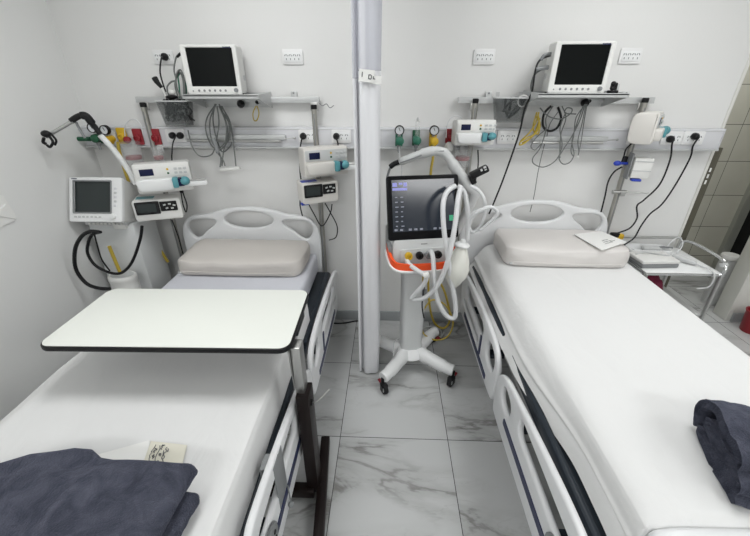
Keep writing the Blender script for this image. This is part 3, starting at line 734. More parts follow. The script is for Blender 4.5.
outlet(-1.725, 1.440, M_YELLOW, 'yellow gas outlet with a red cap beside it on the left part of the rail', M_RED)
outlet(-1.622, 1.434, M_RED, 'red vacuum outlet left of the leftmost steel pole')
outlet(-1.505, 1.434, M_RED, 'red vacuum outlet just right of the leftmost steel pole')
def jar(x, z, label, m=M_RED, r=.055, h=.13):
    t = thing('suction_jar', label, 'jar', (x, 2.40, z))
    obj('jar', MB().lathe([(r*.95, 0), (r, .006), (r, h), (r*.96, h), (r*.92, .01), (0, .008)], T(x, 2.40, z), 22), M_CLEAR, t)
    obj('float', MB().lathe([(r*.8, .040), (r*.86, .048), (r*.8, .062), (0, .064)], T(x, 2.40, z), 18), m, t)
    obj('lid', MB().lathe([(r*1.04, h), (r*1.04, h+.016), (r*.6, h+.024), (0, h+.025)], T(x, 2.40, z), 22), M_CLEAR, t)
    obj('bracket', MB().box((x, 2.452, z+h), (.03, .02, .05), .003), M_LGREY, t)
    return t
jar(-1.655, 1.262, 'clear suction jar with red ring hanging left of the leftmost pole')
jar(-1.49, 1.262, 'small clear suction jar with a red ring half behind the leftmost steel pole', M_RED, .034, .10)
jar(.46, 1.272, 'clear suction jar with a red ring under the white pump left of the right monitor', M_RED, .052, .10)
gauge_unit(.060, 1.428, M_AQUA, M_AQUA, 'sea green oxygen regulator with round gauge just right of the curtain')
gauge_unit(.166, 1.432, M_GREEN, M_AQUA, 'green flowmeter with a clear upright tube right of the curtain', False, True, 'flowmeter')
gauge_unit(.272, 1.428, M_YELLOW, M_YELLOW, 'yellow regulator with round gauge above the ventilator')
v = thing('vacuum_regulator', 'red vacuum outlet with a small white bottle left of the white pump, above the ventilator', 'vacuum outlet', (.374, 2.458, 1.42))
obj('plate', MB().prism(rrect(0, 0, .052, .085, .006), .018, T(.376, 2.458, 1.448) @ FRONT, .003), M_RED, v)
obj('bottle', MB().lathe([(.028, 0), (.030, .02), (.020, .04), (.012, .05)], T(.372, 2.42, 1.366), 16), M_DEV, v)
obj('knob', MB().ball((.378, 2.43, 1.44), (.018, .018, .022)), M_RED, v)
def hose_loop(label, pts, r=.003, m=M_TUBE, name='vacuum_tube', cat='tube'):
    t = thing(name, label, cat, pts[0]); obj('tube', MB().tube(pts, r, 8, 8), m, t); return t
obj('tube', MB().tube([(-1.687,2.420,1.442),(-1.668,2.420,1.502),(-1.625,2.420,1.538),(-1.587,2.420,1.538),(-1.565,2.420,1.503),(-1.566,2.420,1.455)], .003, 8, 8), M_TUBE, O['suction_jar'])
obj('tube', MB().tube([(0.350,2.420,1.440),(0.350,2.420,1.510),(0.370,2.420,1.555),(0.405,2.420,1.567),(0.437,2.420,1.550),(0.453,2.420,1.510)], .003, 8, 8), M_TUBE, v)
obj('hose', MB().tube([(-1.730,2.400,1.408),(-1.739,2.400,1.359),(-1.740,2.400,1.296),(-1.742,2.400,1.225),(-1.731,2.400,1.057),(-1.705,2.400,0.856),(-1.664,2.400,0.688),(-1.623,2.400,0.560)], .010, 8, 8), M_YTUBE, O['gas_outlet.001'])
obj('hose', MB().tube([(0.267,2.380,1.410),(0.273,2.380,1.326),(0.266,2.380,1.252),(0.268,2.380,1.124),(0.275,2.380,0.919),(0.288,2.380,0.620),(0.317,2.380,0.288),(0.368,2.380,0.090),(0.450,2.380,0.035),(0.488,2.380,0.130),(0.440,2.380,0.326),(0.386,2.380,0.444)], .0085, 8, 8), M_YTUBE, O['gas_regulator.004'])
obj('hose', MB().tube([(0.060,2.400,1.394),(0.068,2.400,1.321),(0.083,2.400,1.259),(0.079,2.400,1.182)], .004, 8, 8), M_TUBE, O['gas_regulator.002'])

# thing on the left wall
pn = thing('wall_notice', 'folded white paper notice fixed to the left wall at the edge of the picture', 'paper', (-1.999, 1.74, 1.14))
M = T(-1.9985, 1.70, 1.145) @ RZ(R(90)) @ FRONT
obj('sheet', MB().prism([(-.14, -.075), (.10, -.055), (.115, -.025), (.10, .085), (-.14, .10)], .006, M), M_PAPER, pn)
obj('folded_flap', MB().prism([(.02, .0), (.105, -.05), (.112, -.02), (.09, .04)], .007, M @ T(0, 0, .005)), M_PAPER, pn)

# ------------------------------------------------------------------ castor used by carts and beds
def castor(parent, p, r=.038, ang=0., brake=True, hub=M_LGREY):
    M = T(p) @ RZ(ang)
    w = obj('castor', MB(M).tube([(0, 0, r*2+.03), (0, 0, r*2-.005)], .012, 10, smooth=False).box((0, -.012, r*1.6), (.034, .05, .016), .006).box((-.019, -.018, r*1.15), (.004, .03, r*1.2)).box((.019, -.018, r*1.15), (.004, .03, r*1.2)), M_BLACK, parent)
    obj('wheel', MB(M).lathe([(r*.55, -.013), (r*.93, -.013), (r, -.008), (r, .008), (r*.93, .013), (r*.55, .013)], T(0, -.022, r) @ RY(PI/2), 24), M_RUBBER, w)
    obj('wheel_hub', MB(M).lathe([(r*.58, -.0145), (r*.60, 0), (r*.58, .0145)], T(0, -.022, r) @ RY(PI/2), 20), hub, w)
    if brake: obj('brake_pedal', MB(M).box((0, .028, r*1.7), (.030, .035, .010), .004), M_RED, w)
    return w

# ------------------------------------------------------------------ ventilator against the left wall
vl = thing('ventilator', 'older ventilator with a square grey screen standing against the left wall', 'ventilator', (-1.79, 2.28, 0))
MH = T(-1.812, 2.112, .973) @ RX(-R(25))
def boxring(w_, z0, z1, y, r=.012): return [Vector((p[0], y, p[1])) for p in rrect(0, (z0+z1)/2, w_, z1-z0, r, 3)]
b = MB(MH); rows = [boxring(.326, 0, .272, .012), boxring(.320, .004, .268, .05), boxring(.285, .02, .262, .20), boxring(.26, .03, .25, .225)]
b.grid(rows, close_u=True); bb = bmesh.new(); bb.faces.new([bb.verts.new(p) for p in rows[-1]]); b.take(bb)
obj('cabinet', b, M_DEV, vl)
obj('front_bezel', MB(MH).plate([rrect(0, .136, .334, .276, .012), rrect(-.018, .153, .236, .194, .004)], .03, .005, T(0, .005, 0) @ FRONT), M_WHITE, vl)
obj('screen', MB(MH).box((-.018, .002, .153), (.240, .006, .198)), M_SCREEN2, vl)
obj('screen_surround', MB(MH).plate([rrect(-.018, .153, .248, .206, .006), rrect(-.018, .153, .230, .188, .004)], .006, .001, T(0, -.010, 0) @ FRONT), M_GREY, vl)
for i in range(5): obj('side_key', MB(MH).box((.128, -.011, .205-.026*i), (.016, .006, .013), .002), M_LGREY if i % 2 else M_RAIL, vl)
for i in range(7): obj('bottom_key', MB(MH).box((-.125+.026*i, -.011, .030), (.016, .006, .011), .002), M_LGREY, vl)
obj('dial', MB(MH).lathe([(.018, 0), (.017, .016), (.013, .018)], T(.118, -.009, .034) @ FRONT, 18), M_WHITE, vl)
mkb = MB(MH)
for i in range(6): mkb.box((-.148+.006*i, -.0105, .264), (.0045, .002, .006))
obj('maker_mark', mkb, M_NAVY, vl)
obj('connector_strip', MB().box((-1.80, 2.20, .945), (.27, .08, .022), .004), M_LGREY, vl)
cn = MB()
for i in range(9): cn.box((-1.90+.026*i, 2.157, .944), (.014, .01, .012), .002)
obj('connector_row', cn, M_DEV, vl)
obj('outlet_block', MB().box((-1.72, 2.19, .92), (.08, .05, .03), .006), M_DEV, vl)
obj('stand', MB().box((-1.795, 2.31, .515), (.30, .24, .83), .012), M_CART, vl)
obj('base', MB().box((-1.79, 2.28, .105), (.34, .40, .05), .02), M_CART, vl)
for x in (-1.93, -1.65):
    for y in (2.11, 2.45): castor(vl, (x, y, 0), .032, 0, False)
obj('breathing_hose', MB().tube([(-1.702,1.975,0.961),(-1.755,1.975,0.963),(-1.823,1.975,0.927),(-1.892,1.975,0.841),(-1.935,1.975,0.712),(-1.907,1.975,0.613),(-1.841,1.975,0.578),(-1.764,1.975,0.572)], .011, 9), M_BLACK, vl)
obj('breathing_hose', MB().tube([(-1.754,2.050,0.931),(-1.818,2.050,0.910),(-1.865,2.050,0.849),(-1.890,2.050,0.781),(-1.871,2.050,0.704),(-1.802,2.050,0.654),(-1.718,2.050,0.649),(-1.621,2.050,0.729),(-1.524,2.050,0.882),(-1.485,2.050,0.973)], .009, 9), M_BLACK, vl)
obj('sensor_line', MB().tube([(-1.792,2.040,0.928),(-1.801,2.040,0.828),(-1.804,2.040,0.745),(-1.778,2.040,0.667)], .005, 7), M_BLACK, vl)
obj('oxygen_tube', MB().tube([(-1.802,2.130,0.802),(-1.797,2.130,0.717),(-1.790,2.130,0.613)], .011, 8), M_YTUBE, vl)
hm = obj('humidifier', MB(T(-1.757, 2.10, 0)).take(MB().lathe([(.090, .50), (.092, .53), (.089, .545), (.089, .572), (.094, .582), (.092, .602), (.084, .610), (0, .610)], None, 28).bm, Matrix.Scale(.72, 4, (0, 1, 0))), M_DEV, vl)
obj('humidifier_top', MB(T(-1.757, 2.10, 0)).take(MB().lathe([(.074, .6105), (.068, .616), (0, .617)], None, 28).bm, Matrix.Scale(.70, 4, (0, 1, 0))), M_LGREY, hm)
obj('humidifier_bracket', MB().box((-1.757, 2.18, .55), (.06, .05, .05), .004), M_GREY, vl)
ar = obj('support_arm', MB().tube([(-1.601,2.270,1.173),(-1.622,2.260,1.274),(-1.651,2.230,1.392),(-1.681,2.200,1.475)], .016, 12), M_WHITE, vl)
obj('elbow', MB().tube([(-1.679,2.200,1.481),(-1.699,2.200,1.524),(-1.716,2.190,1.573),(-1.734,2.180,1.581),(-1.758,2.170,1.574),(-1.792,2.160,1.554)], [.014]*8+[.021]*12+[.016]*14, 10), M_BLACK, ar)
obj('upper_arm', MB().tube([(-1.781,2.160,1.554),(-1.846,2.130,1.517),(-1.918,2.100,1.476)], .010, 10), M_STEEL, ar)
clp = obj('arm_clamp', MB().ball((-1.903,2.090,1.493), (.026, .022, .020)).tube([(-1.923,2.090,1.472),(-1.937,2.090,1.450),(-1.925,2.090,1.440)], .008, 7).tube([(-1.881,2.080,1.484),(-1.871,2.080,1.452),(-1.899,2.080,1.425),(-1.912,2.080,1.436)], .007, 7).tube([(-1.877,2.090,1.498),(-1.858,2.090,1.461),(-1.875,2.090,1.434)], .006, 7), M_BLACK, ar)
obj('arm_rod', MB().tube([(-1.782,2.180,1.547),(-1.774,2.180,1.504),(-1.760,2.180,1.461)], .007, 8), M_GREY, ar)

# ------------------------------------------------------------------ ventilator on a cart between the beds
vc = thing('ventilator', 'ventilator with lit black touchscreen and orange handle on a wheeled cart between the beds', 'ventilator', (.17, 1.98, 0))
MV = T(.17, 1.98, 0) @ RZ(R(10))
MS = MV @ T(0, -.09, 1.158) @ RX(-R(18))
obj('screen_housing', MB(MS).prism(rrect(0, 0, .385, .335, .014), .030, T(0, .030, 0) @ FRONT, .006), M_BEZEL, vc)
obj('screen_back', MB(MS).box((0, .045, -.01), (.30, .05, .24), .02), M_GREY, vc)
lcd = obj('display', MB(MS).box((.0, -.0005, .012), (.335, .003, .268)), M_LCD, vc)
random.seed(11)
for i in range(2):
    for j in range(7):
        w_ = random.uniform(.008, .018)
        obj('screen_readout', MB(MS).box((-.152+.030*i+w_/2, -.0026, .058-.025*j), (w_, .0012, .005)), M_UI, lcd)
for i, x in enumerate((-.152, -.122, -.075, -.045, -.015, .06, .09)):
    obj('screen_icon', MB(MS).box((x, -.0026, -.112), (.016, .0012, .010)), M_UI, lcd)
u = MB(MS)
for (x, z, w_, h) in ((-.151, .122, .024, .020), (-.120, .127, .020, .010), (-.096, .122, .018, .020), (-.125, .099, .078, .013)): u.box((x, -.0026, z), (w_, .0012, h))
obj('screen_menu', u, M_UIB, lcd)
obj('screen_key', MB(MS).box((.150, -.0026, -.060), (.022, .0012, .030)), M_UIG, lcd)
# body below the screen
bp = [(-.165, 0), (-.170, .10), (-.155, .155), (.155, .155), (.170, .10), (.165, 0)]
obj('main_unit', MB(MV).prism(rrect(0, .925, .335, .165, .022), .26, T(0, .12, 0) @ FRONT, .010), M_CART, vc)
obj('port_panel', MB(MV).prism(rrect(.005, .905, .27, .085, .014), .010, T(0, -.138, 0) @ FRONT, .003), M_LGREY, vc)
mkb = MB(MV)
for i in range(5): mkb.box((-.012+.007*i, -.1405, .972), (.005, .002, .006))
obj('maker_mark', mkb, M_GREY, vc)
for x, m in ((-.085, M_YELLOW), (-.025, M_BLACK), (.025, M_GREY), (.078, M_BLACK)):
    obj('gas_port', MB(MV).lathe([(.020, 0), (.022, .012), (.020, .022), (.012, .022), (.011, .010)], T(x, -.148, .912) @ FRONT, 16), m, vc)
obj('side_lock', MB(MV).box((-.172, -.08, .925), (.03, .09, .07), .01), M_GREY, vc)
hp = [(-.185, -.02, .915), (-.190, -.12, .905), (-.178, -.185, .885), (-.130, -.205, .868), (0, -.21, .862), (.130, -.205, .868), (.178, -.185, .885), (.190, -.12, .905), (.185, -.02, .915)]
hd = MB(MV); P = catmull(hp, 6)
hd.grid([[p+Vector((0, 0, .020)), p+Vector((0, 0, -.020))] for p in P], .014)
obj('handle', hd, M_ORANGE, vc)
hd = MB(MV); hd.tube([p+Vector((0, 0, -.024)) for p in P], .008, 8, smooth=False)
obj('handle_trim', hd, M_WHITE, vc)
obj('column', MB(MV).take(MB().grid([[Vector((x, y, z)) for x, y in rrect(0, .035, w_, d_, .03, 4)] for z, w_, d_ in ((.10, .150, .13), (.20, .138, .12), (.85, .150, .13))], close_u=True).bm), M_CART, vc)
obj('column_clip', MB(MV).box((.055, -.028, .60), (.03, .014, .04), .003), M_GREY, vc)
bs = MB(MV)
bs.lathe([(.01, .095), (.10, .098), (.115, .115), (.10, .145), (.075, .158), (.01, .16)], T(0, .03, 0), 28)
for (x, y) in ((-.225, -.20), (.230, -.20), (-.245, .20), (.235, .22)):
    bs.tube([(x*.15, .03+(y-.03)*.1, .122), (x*.45, y*.40, .120), (x*.8, y*.82, .112), (x, y, .108)], [.046]*6+[.042]*6+[.037]*6+[.033]*3, 14, 6)
obj('base', bs, M_WHITE, vc)
for (x, y, a) in ((-.225, -.20, .5), (.230, -.20, -.6), (-.245, .20, 2.2), (.235, .22, -2.4)):
    p = MV @ Vector((x, y, 0)); castor(vc, p, .036, a)
obj('cable_tray', MB(MV).tube([(-.085, .02, .145), (-.13, -.06, .165), (-.14, -.10, .185), (-.12, .0, .21), (-.08, .05, .21)], .004, 7), M_LGREY, vc)
# jointed hose support arm on the cart's right side
sa = obj('support_arm', MB().tube([(.37, 2.02, .93), (.425, 2.02, 1.05)] + [(0.471,2.020,1.198),(0.433,2.020,1.242),(0.371,2.020,1.318),(0.311,2.020,1.396),(0.282,2.020,1.421)], [.026]*12+[.033]*8+[.030]*8+[.024]*20, 12), M_LGREY, vc)
obj('upper_arm', MB().tube([(0.298,2.020,1.416),(0.245,2.020,1.426),(0.188,2.020,1.416),(0.110,2.020,1.389),(0.037,2.020,1.357)], [.024]*8+[.026]*6+[.021]*8+[.014]*6, 12), M_LGREY, sa)
obj('arm_stripe', MB().tube([(0.284,2.000,1.429),(0.212,2.000,1.424),(0.130,2.000,1.393),(0.058,2.000,1.367)], .004, 6), M_GREY, sa)
obj('arm_joint', MB().tube([(0.052,2.010,1.370),(0.026,2.010,1.359),(0.005,2.010,1.343)], .014, 8), M_BLACK, sa)
obj('arm_tip', MB().tube([(0.010,2.010,1.349),(0.000,2.010,1.322),(-0.010,2.010,1.285)], .006, 8), M_GREY, sa)
hb_ = MB(T((0.478,2.000,1.323)) @ RY(-R(28)))
hb_.box((0, 0, 0), (.10, .05, .035), .008).box((-.045, 0, -.02), (.03, .04, .05), .006)
ho = obj('hose_holder', hb_, M_BLACK, sa)
kb = MB(T((0.500,1.972,1.350)) @ RY(-R(28))); kb.box((0, 0, .004), (.014, .004, .01)).box((-.02, 0, -.002), (.010, .004, .012)).box((.0, 0, -.010), (.012, .004, .006))
obj('holder_buttons', kb, M_LGREY, ho)
def vhose(name, pts, r=.0138, m=M_TUBE): return obj(name, MB().tube(pts, r, 10, 8, corr=.0045), m, vc, sharp=80)
vhose('breathing_hose', [(0.101,1.830,0.897),(0.115,1.780,0.880),(0.162,1.740,0.859),(0.203,1.720,0.840),(0.197,1.730,0.787),(0.159,1.750,0.718),(0.140,1.760,0.673),(0.203,1.740,0.693),(0.261,1.720,0.775),(0.294,1.710,0.871),(0.314,1.710,0.985),(0.331,1.740,1.113),(0.344,1.800,1.227),(0.368,1.880,1.272)])
vhose('breathing_hose', [(0.234,1.830,0.935),(0.241,1.780,0.917),(0.248,1.740,0.837),(0.265,1.730,0.726),(0.298,1.720,0.644),(0.341,1.720,0.586),(0.379,1.720,0.587),(0.371,1.720,0.678),(0.344,1.720,0.789),(0.309,1.720,0.947),(0.279,1.740,1.091),(0.270,1.780,1.207),(0.293,1.840,1.256),(0.337,1.880,1.277)])
vhose('breathing_hose', [(0.356,1.900,1.272),(0.386,1.880,1.247),(0.405,1.860,1.179),(0.420,1.860,1.092),(0.426,1.860,0.990)])
vhose('breathing_hose', [(0.422,1.920,1.268),(0.461,1.900,1.252),(0.492,1.880,1.211),(0.507,1.880,1.141),(0.491,1.880,1.063),(0.455,1.870,1.033),(0.428,1.860,1.070),(0.444,1.850,1.134),(0.498,1.840,1.176),(0.538,1.840,1.176),(0.558,1.840,1.144),(0.523,1.850,1.086),(0.488,1.860,1.048)], .010)
obj('flow_sensor', MB().tube([(0.192,1.710,0.846),(0.217,1.710,0.858)], .017, 10), M_DEV, vc)
obj('sensor_cable', MB().tube([(0.222,1.880,0.845),(0.222,1.880,0.762),(0.216,1.880,0.663),(0.211,1.880,0.559),(0.228,1.880,0.466)], .004, 6), M_CORD, vc)
hose_loop('loops of yellow oxygen tubing hanging beside the cart column down to the floor', [(0.216,1.950,0.772),(0.215,1.970,0.611),(0.221,2.000,0.430),(0.288,2.020,0.510),(0.386,2.050,0.448),(0.454,2.100,0.288),(0.434,2.120,0.155),(0.353,2.120,0.117),(0.263,2.100,0.182),(0.231,2.050,0.318)], .0055, M_YTUBE, 'oxygen_tube', 'tube')
hose_loop('thin grey tubing coiled on the floor behind the ventilator cart', [(.30, 2.33, .008), (.36, 2.27, .008), (.42, 2.31, .008), (.42, 2.40, .008), (.34, 2.43, .008), (.27, 2.38, .009), (.33, 2.31, .014), (.40, 2.28, .009), (.45, 2.36, .008)], .006, M_LGREY, 'coiled_tube', 'tube')
am = thing('resuscitator_bag', 'pale silicone resuscitator bag hanging beside the orange handle of the ventilator', 'resuscitator bag', (.42, 1.80, .80))
A0 = Vector((0.386,1.780,0.989)); A1 = Vector((0.350,1.740,0.753)); ax = (A1-A0); Lb = ax.length
MA = T(A0) @ ax.to_track_quat('Z', 'Y').to_matrix().to_4x4()
obj('bag', MB(MA).lathe([(.018, 0), (.032, .015*Lb/.2), (.054, .06*Lb/.2), (.066, .10*Lb/.2), (.060, .135*Lb/.2), (.036, .17*Lb/.2), (.018, .19*Lb/.2), (.010, .20*Lb/.2), (.0, .201*Lb/.2)], None, 24), M_SILI, am)
obj('mask_flange', MB(T(A0)).lathe([(.016, -.008), (.036, .0), (.038, .008), (.030, .016), (.014, .020), (.012, .035)], RY(.1), 24), M_WHITE, am)

# ------------------------------------------------------------------ curtain gathered between the beds
ct = thing('privacy_curtain', 'white vinyl privacy curtain with clear film top, gathered narrow between the beds', 'curtain', (-.11, 1.97, 0))
random.seed(5)
path = []
base = [(-.158, 2.10), (-.166, 2.0), (-.178, 1.915), (-.170, 1.903), (-.160, 1.912), (-.158, 1.935), (-.150, 1.925), (-.140, 1.890), (-.118, 1.880), (-.095, 1.884), (-.070, 1.882), (-.050, 1.893), (-.040, 1.93), (-.046, 2.02), (-.060, 2.09), (-.078, 2.05), (-.090, 1.97), (-.106, 1.95), (-.116, 2.0), (-.128, 2.09)]
fold = [(p.x, p.y) for p in catmull([(a, b, 0) for a, b in base], 5)]
def curt(z0, z1, n, fl=0.):
    rows = []
    for i in range(n+1):
        z = z0+(z1-z0)*i/n
        k = 1+.02*math.sin(z*3.1)
        rows.append([Vector((-.11+(x+.11)*(k*.96)+.002*math.sin(9*y+4*z), 1.97+(y-1.97)*(1+.03*math.sin(2.3*z+x*30)), z)) for x, y in fold])
    return rows
obj('vinyl_panel', MB().grid(curt(.012, 1.765, 22), .0012), M_CURT, ct, sharp=80)
obj('clear_top', MB().grid(curt(1.765, 2.66, 12), .0008), M_MESH, ct, sharp=80)
obj('hem_band', MB().grid([[p+Vector((0, -.0025, 0)) for p in r[30:62]] for r in curt(1.745, 1.795, 1)], .001), M_CURT, ct, sharp=80)
stk = obj('sticker', MB(T(-.108, 1.868, 1.775) @ RY(R(6))).box((0, 0, .0), (.07, .002, .05)).box((.042, .003, -.012), (.05, .002, .035)), M_PAPER, ct)
kb = MB(T(-.108, 1.868, 1.775) @ RY(R(6)))
kb.box((.010, -.0016, -.003), (.004, .001, .018)).box((.016, -.0016, .005), (.010, .001, .004)).box((.022, -.0016, -.003), (.004, .001, .014)).box((.016, -.0016, -.011), (.010, .001, .004)).box((.031, -.0016, -.005), (.004, .001, .012)).box((.036, -.0016, -.009), (.008, .001, .004)).box((-.020, -.0016, .004), (.004, .001, .020))
obj('sticker_marks', kb, M_INK, stk)
obj('curtain_rings', MB().box((-.11, 1.98, 2.675), (.10, .20, .03), .01), M_LGREY, ct)
struct('trim_4', MB().box((-.11, .9, 2.722), (.03, 3.2, .05), .004), M_SHEETM)

# ------------------------------------------------------------------ beds
def make_bed(cx, zt, rail_dz, fy, hoff, mo, mw, label):
    t = thing('hospital_bed', label, 'bed', (cx, 1.45, 0))
    d = zt-.75
    mb = MB(); mb.box((cx+mo, (fy+.025+2.35)/2, .675+d), (mw, 2.35-fy-.025, .15), .03, 3)
    obj('mattress', mb, M_MATT, t)
    dk = MB(); dk.box((cx, 1.44, .565+d), (.955, 1.86, .05), .015)
    for s in (-1, 1):
        dk.box((cx+s*.463, 1.92, .590+d), (.03, .80, .055), .012); dk.box((cx+s*.463, .98, .585+d), (.03, .82, .055), .012)
    obj('deck', dk, M_SLATE, t)
    fr = MB()
    for s in (-1, 1):
        fr.box((cx+s*.40, 1.44, .505+d), (.05, 1.9, .06), .006); fr.box((cx+s*.30, 1.44, .24), (.05, 1.75, .06), .006)
    for y in (.60, 1.2, 1.75, 2.28): fr.box((cx, y, .505+d), (.80, .05, .05), .005)
    for y in (.62, 2.26): fr.box((cx, y, .20), (.66, .07, .07), .006)
    obj('frame', fr, M_LGREY, t)
    for y in (.95, 1.95): obj('lift_column', MB().box((cx, y, .375+d/2), (.16, .14, .27+d), .01), M_GREY, t)
    obj('gear_housing', MB().box((cx, 1.45, .42+d), (.5, .34, .11), .02), M_SLATE, t)
    # headboard with its three openings
    hx = cx+hoff
    half = [(0, 0), (.10, -.006), (.19, -.024), (.26, -.046), (.32, -.054), (.39, -.064), (.44, -.090), (.478, -.145), (.494, -.235), (.492, -.42), (.48, -.50), (.40, -.52)]
    rim = half+[(-x, z) for x, z in reversed(half[1:])]
    rim = sm2(rim, 4)
    tri = sm2([(.240, -.098), (.30, -.090), (.40, -.098), (.440, -.135), (.437, -.185), (.405, -.228), (.362, -.220), (.305, -.170), (.250, -.130)], 4)
    hole = ell(0, -.092, .172, .062, 32)
    zt2 = zt+.305
    hb = MB(T(hx, 2.42, zt2))
    hb.plate([rim, hole, tri, [(-x, z) for x, z in tri]], .036, .012, FRONT)
    obj('headboard', hb, M_BED, t)
    for s in (-1, 1):
        obj('headboard_post', MB().box((hx+s*.30, 2.43, zt2-.50), (.06, .045, .22), .006), M_LGREY, t)
        obj('corner_bumper', MB().lathe([(.018, -.014), (.026, -.008), (.026, .008), (.018, .014)], T(cx+s*.465, 2.40, .375) @ FRONT, 20) if cx < 0 else MB().lathe([(.018, -.014), (.026, -.008), (.026, .008), (.018, .014)], T(cx+s*.545, 2.40, .645) @ FRONT, 20), M_NAVY, t)
    ft = MB(T(cx, fy, zt))
    fh = [(0, .014), (.26, .012), (.36, .002), (.40, -.045), (.42, -.30), (.40, -.36)]
    ft.plate([sm2(fh+[(-x, z) for x, z in reversed(fh[1:])], 4), ell(0, -.14, .20, .05, 24), ], .034, .012, FRONT)
    obj('footboard', ft, M_BED, t)
    # four side rails
    dz = d+rail_dz
    head = sm2([(2.36, .535), (2.10, .575), (1.80, .592), (1.58, .590), (1.46, .565), (1.402, .50), (1.396, .40), (1.410, .305), (1.48, .272), (1.9, .255), (2.28, .245), (2.345, .29), (2.365, .42)], 4)
    h1 = rrect(1.96, .490, .50, .085, .04); h2 = ell(1.535, .470, .080, .068, 22, 0, 2.4); h3 = rrect(2.02, .375, .46, .045, .02)
    foot = sm2([(1.382, .46), (1.352, .515), (1.285, .552), (1.18, .572), (.89, .612), (.66, .632), (.57, .622), (.525, .55), (.520, .40), (.55, .295), (.65, .268), (1.0, .268), (1.32, .268), (1.378, .30)], 4)
    f1 = ell(1.235, .465, .066, .050, 22, .1, 2.4); f2 = rrect(.83, .510, .48, .090, .043)
    for s in (-1, 1):
        xr = cx+s*.51
        for nm, rim_, holes, sy, sz, sl in (('head', head, (h1, h2, h3), 1.86, .312, .62), ('foot', foot, (f1, f2), .93, .372, .56)):
            r = obj('side_rail', MB(T(xr-.014, 0, dz)).plate([rim_, *holes], .026, .010, YZ @ T(0, 0, .014)), M_BED, t)
            obj('stripe', MB().prism(rrect(sy, sz+dz, sl, .034, .008), .004, T(xr+s*.0145-.002, 0, 0) @ YZ), M_NAVY, r)
            if nm == 'head': obj('stripe', MB().prism(rrect(1.72, .40+dz, .03, .13, .01), .004, T(xr+s*.0145-.002, 0, 0) @ YZ), M_NAVY, r)
            for y in (sy-.22, sy+.22): obj('rail_arm', MB().box((cx+s*.455, y, .40+dz*.6), (.085, .05, .03), .006), M_SLATE, r)
            if nm == 'foot':
                cp = obj('control_panel', MB().prism(ell(.625, .42+dz, .085, .058, 24, 0, 2.6), .012, T(xr+s*.018-.006, 0, 0) @ YZ, .003), M_GREY, r)
                kb = MB()
                for i in range(4):
                    for j in range(2): kb.lathe([(.008, 0), (.007, .003)], T(xr+s*.0245, .575+.034*i, .405+.03*j+dz) @ RY(s*PI/2), 10)
                obj('keys', kb, M_BLACK, cp)
    for s in (-1, 1):
        for y in (.66, 2.22): castor(t, (cx+s*.30, y, 0), .065, 0 if s > 0 else PI, True)
    return t
bedL = make_bed(-.888, .680, .07, .485, -.082, -.022, .835, 'white hospital bed on the left, standing under the overbed table')
bedR = make_bed(1.065, .750, 0, .545, -.070, .03, .73, 'white hospital bed on the right, with papers on its pillow')

def fnoise(x, y, z, s): return noise.noise(Vector((x*s, y*s, z*s)))
def pillow(name, label, cx, cy, z0, w, dpt, h, yaw, m, seed):
    t = thing(name, label, 'pillow', (cx, cy, z0))
    b = bmesh.new(); bmesh.ops.create_cube(b, size=2); bmesh.ops.subdivide_edges(b, edges=list(b.edges), cuts=15, use_grid_fill=True)
    for v in b.verts:
        x, y, z = v.co
        n = 7.0; k = (abs(x)**n+abs(y)**n+abs(z)**3.2*.25)**(-1/n)
        k = min(k, 1.0)
        x *= k; y *= k
        edge = max(abs(x), abs(y))
        zz = z*(1-.30*edge**7)
        if z < 0: zz = -1+(zz+1)*.55
        X_ = x*w/2; Y_ = y*dpt/2; Z_ = (zz+1)*h/2
        a = fnoise(X_+seed, Y_, Z_*.5, 6)*.010+fnoise(X_*2.2+seed, Y_*.9, Z_, 9)*.005
        if zz > -.6: Z_ += a
        X_ += fnoise(Y_*1.3, Z_*3, seed, 8)*.006; Y_ += fnoise(X_*1.3, Z_*3, seed+4, 7)*.007
        v.co = (X_, Y_, max(Z_, 0.))
    obj('cushion', MB(T(cx, cy, z0) @ RZ(yaw)).take(b), m, t, sharp=90)
    M = T(cx, cy, z0) @ RZ(yaw)
    obj('piping', MB(M).tube([(-w*.44, -dpt/2-.0, .036), (-w*.2, -dpt/2-.004, .034), (w*.1, -dpt/2-.004, .030), (w*.42, -dpt/2+.002, .034)], .003, 6), m, t)
    z_ = obj('care_tag', MB(M).box((-w*.455, -dpt/2+.0, .026), (.018, .008, .014), .003), M_LGREY, t)
    return t
pillow('pillow', 'beige pillow lying against the left bed headboard', -.915, 2.155, .681, .785, .39, .108, 0, M_PILLOW, 2.2)
pillow('pillow', 'pale pillow against the right bed headboard, with papers on its right end', 1.072, 2.19, .760, .735, .385, .120, R(-1), M_PILLOW2, 7.7)

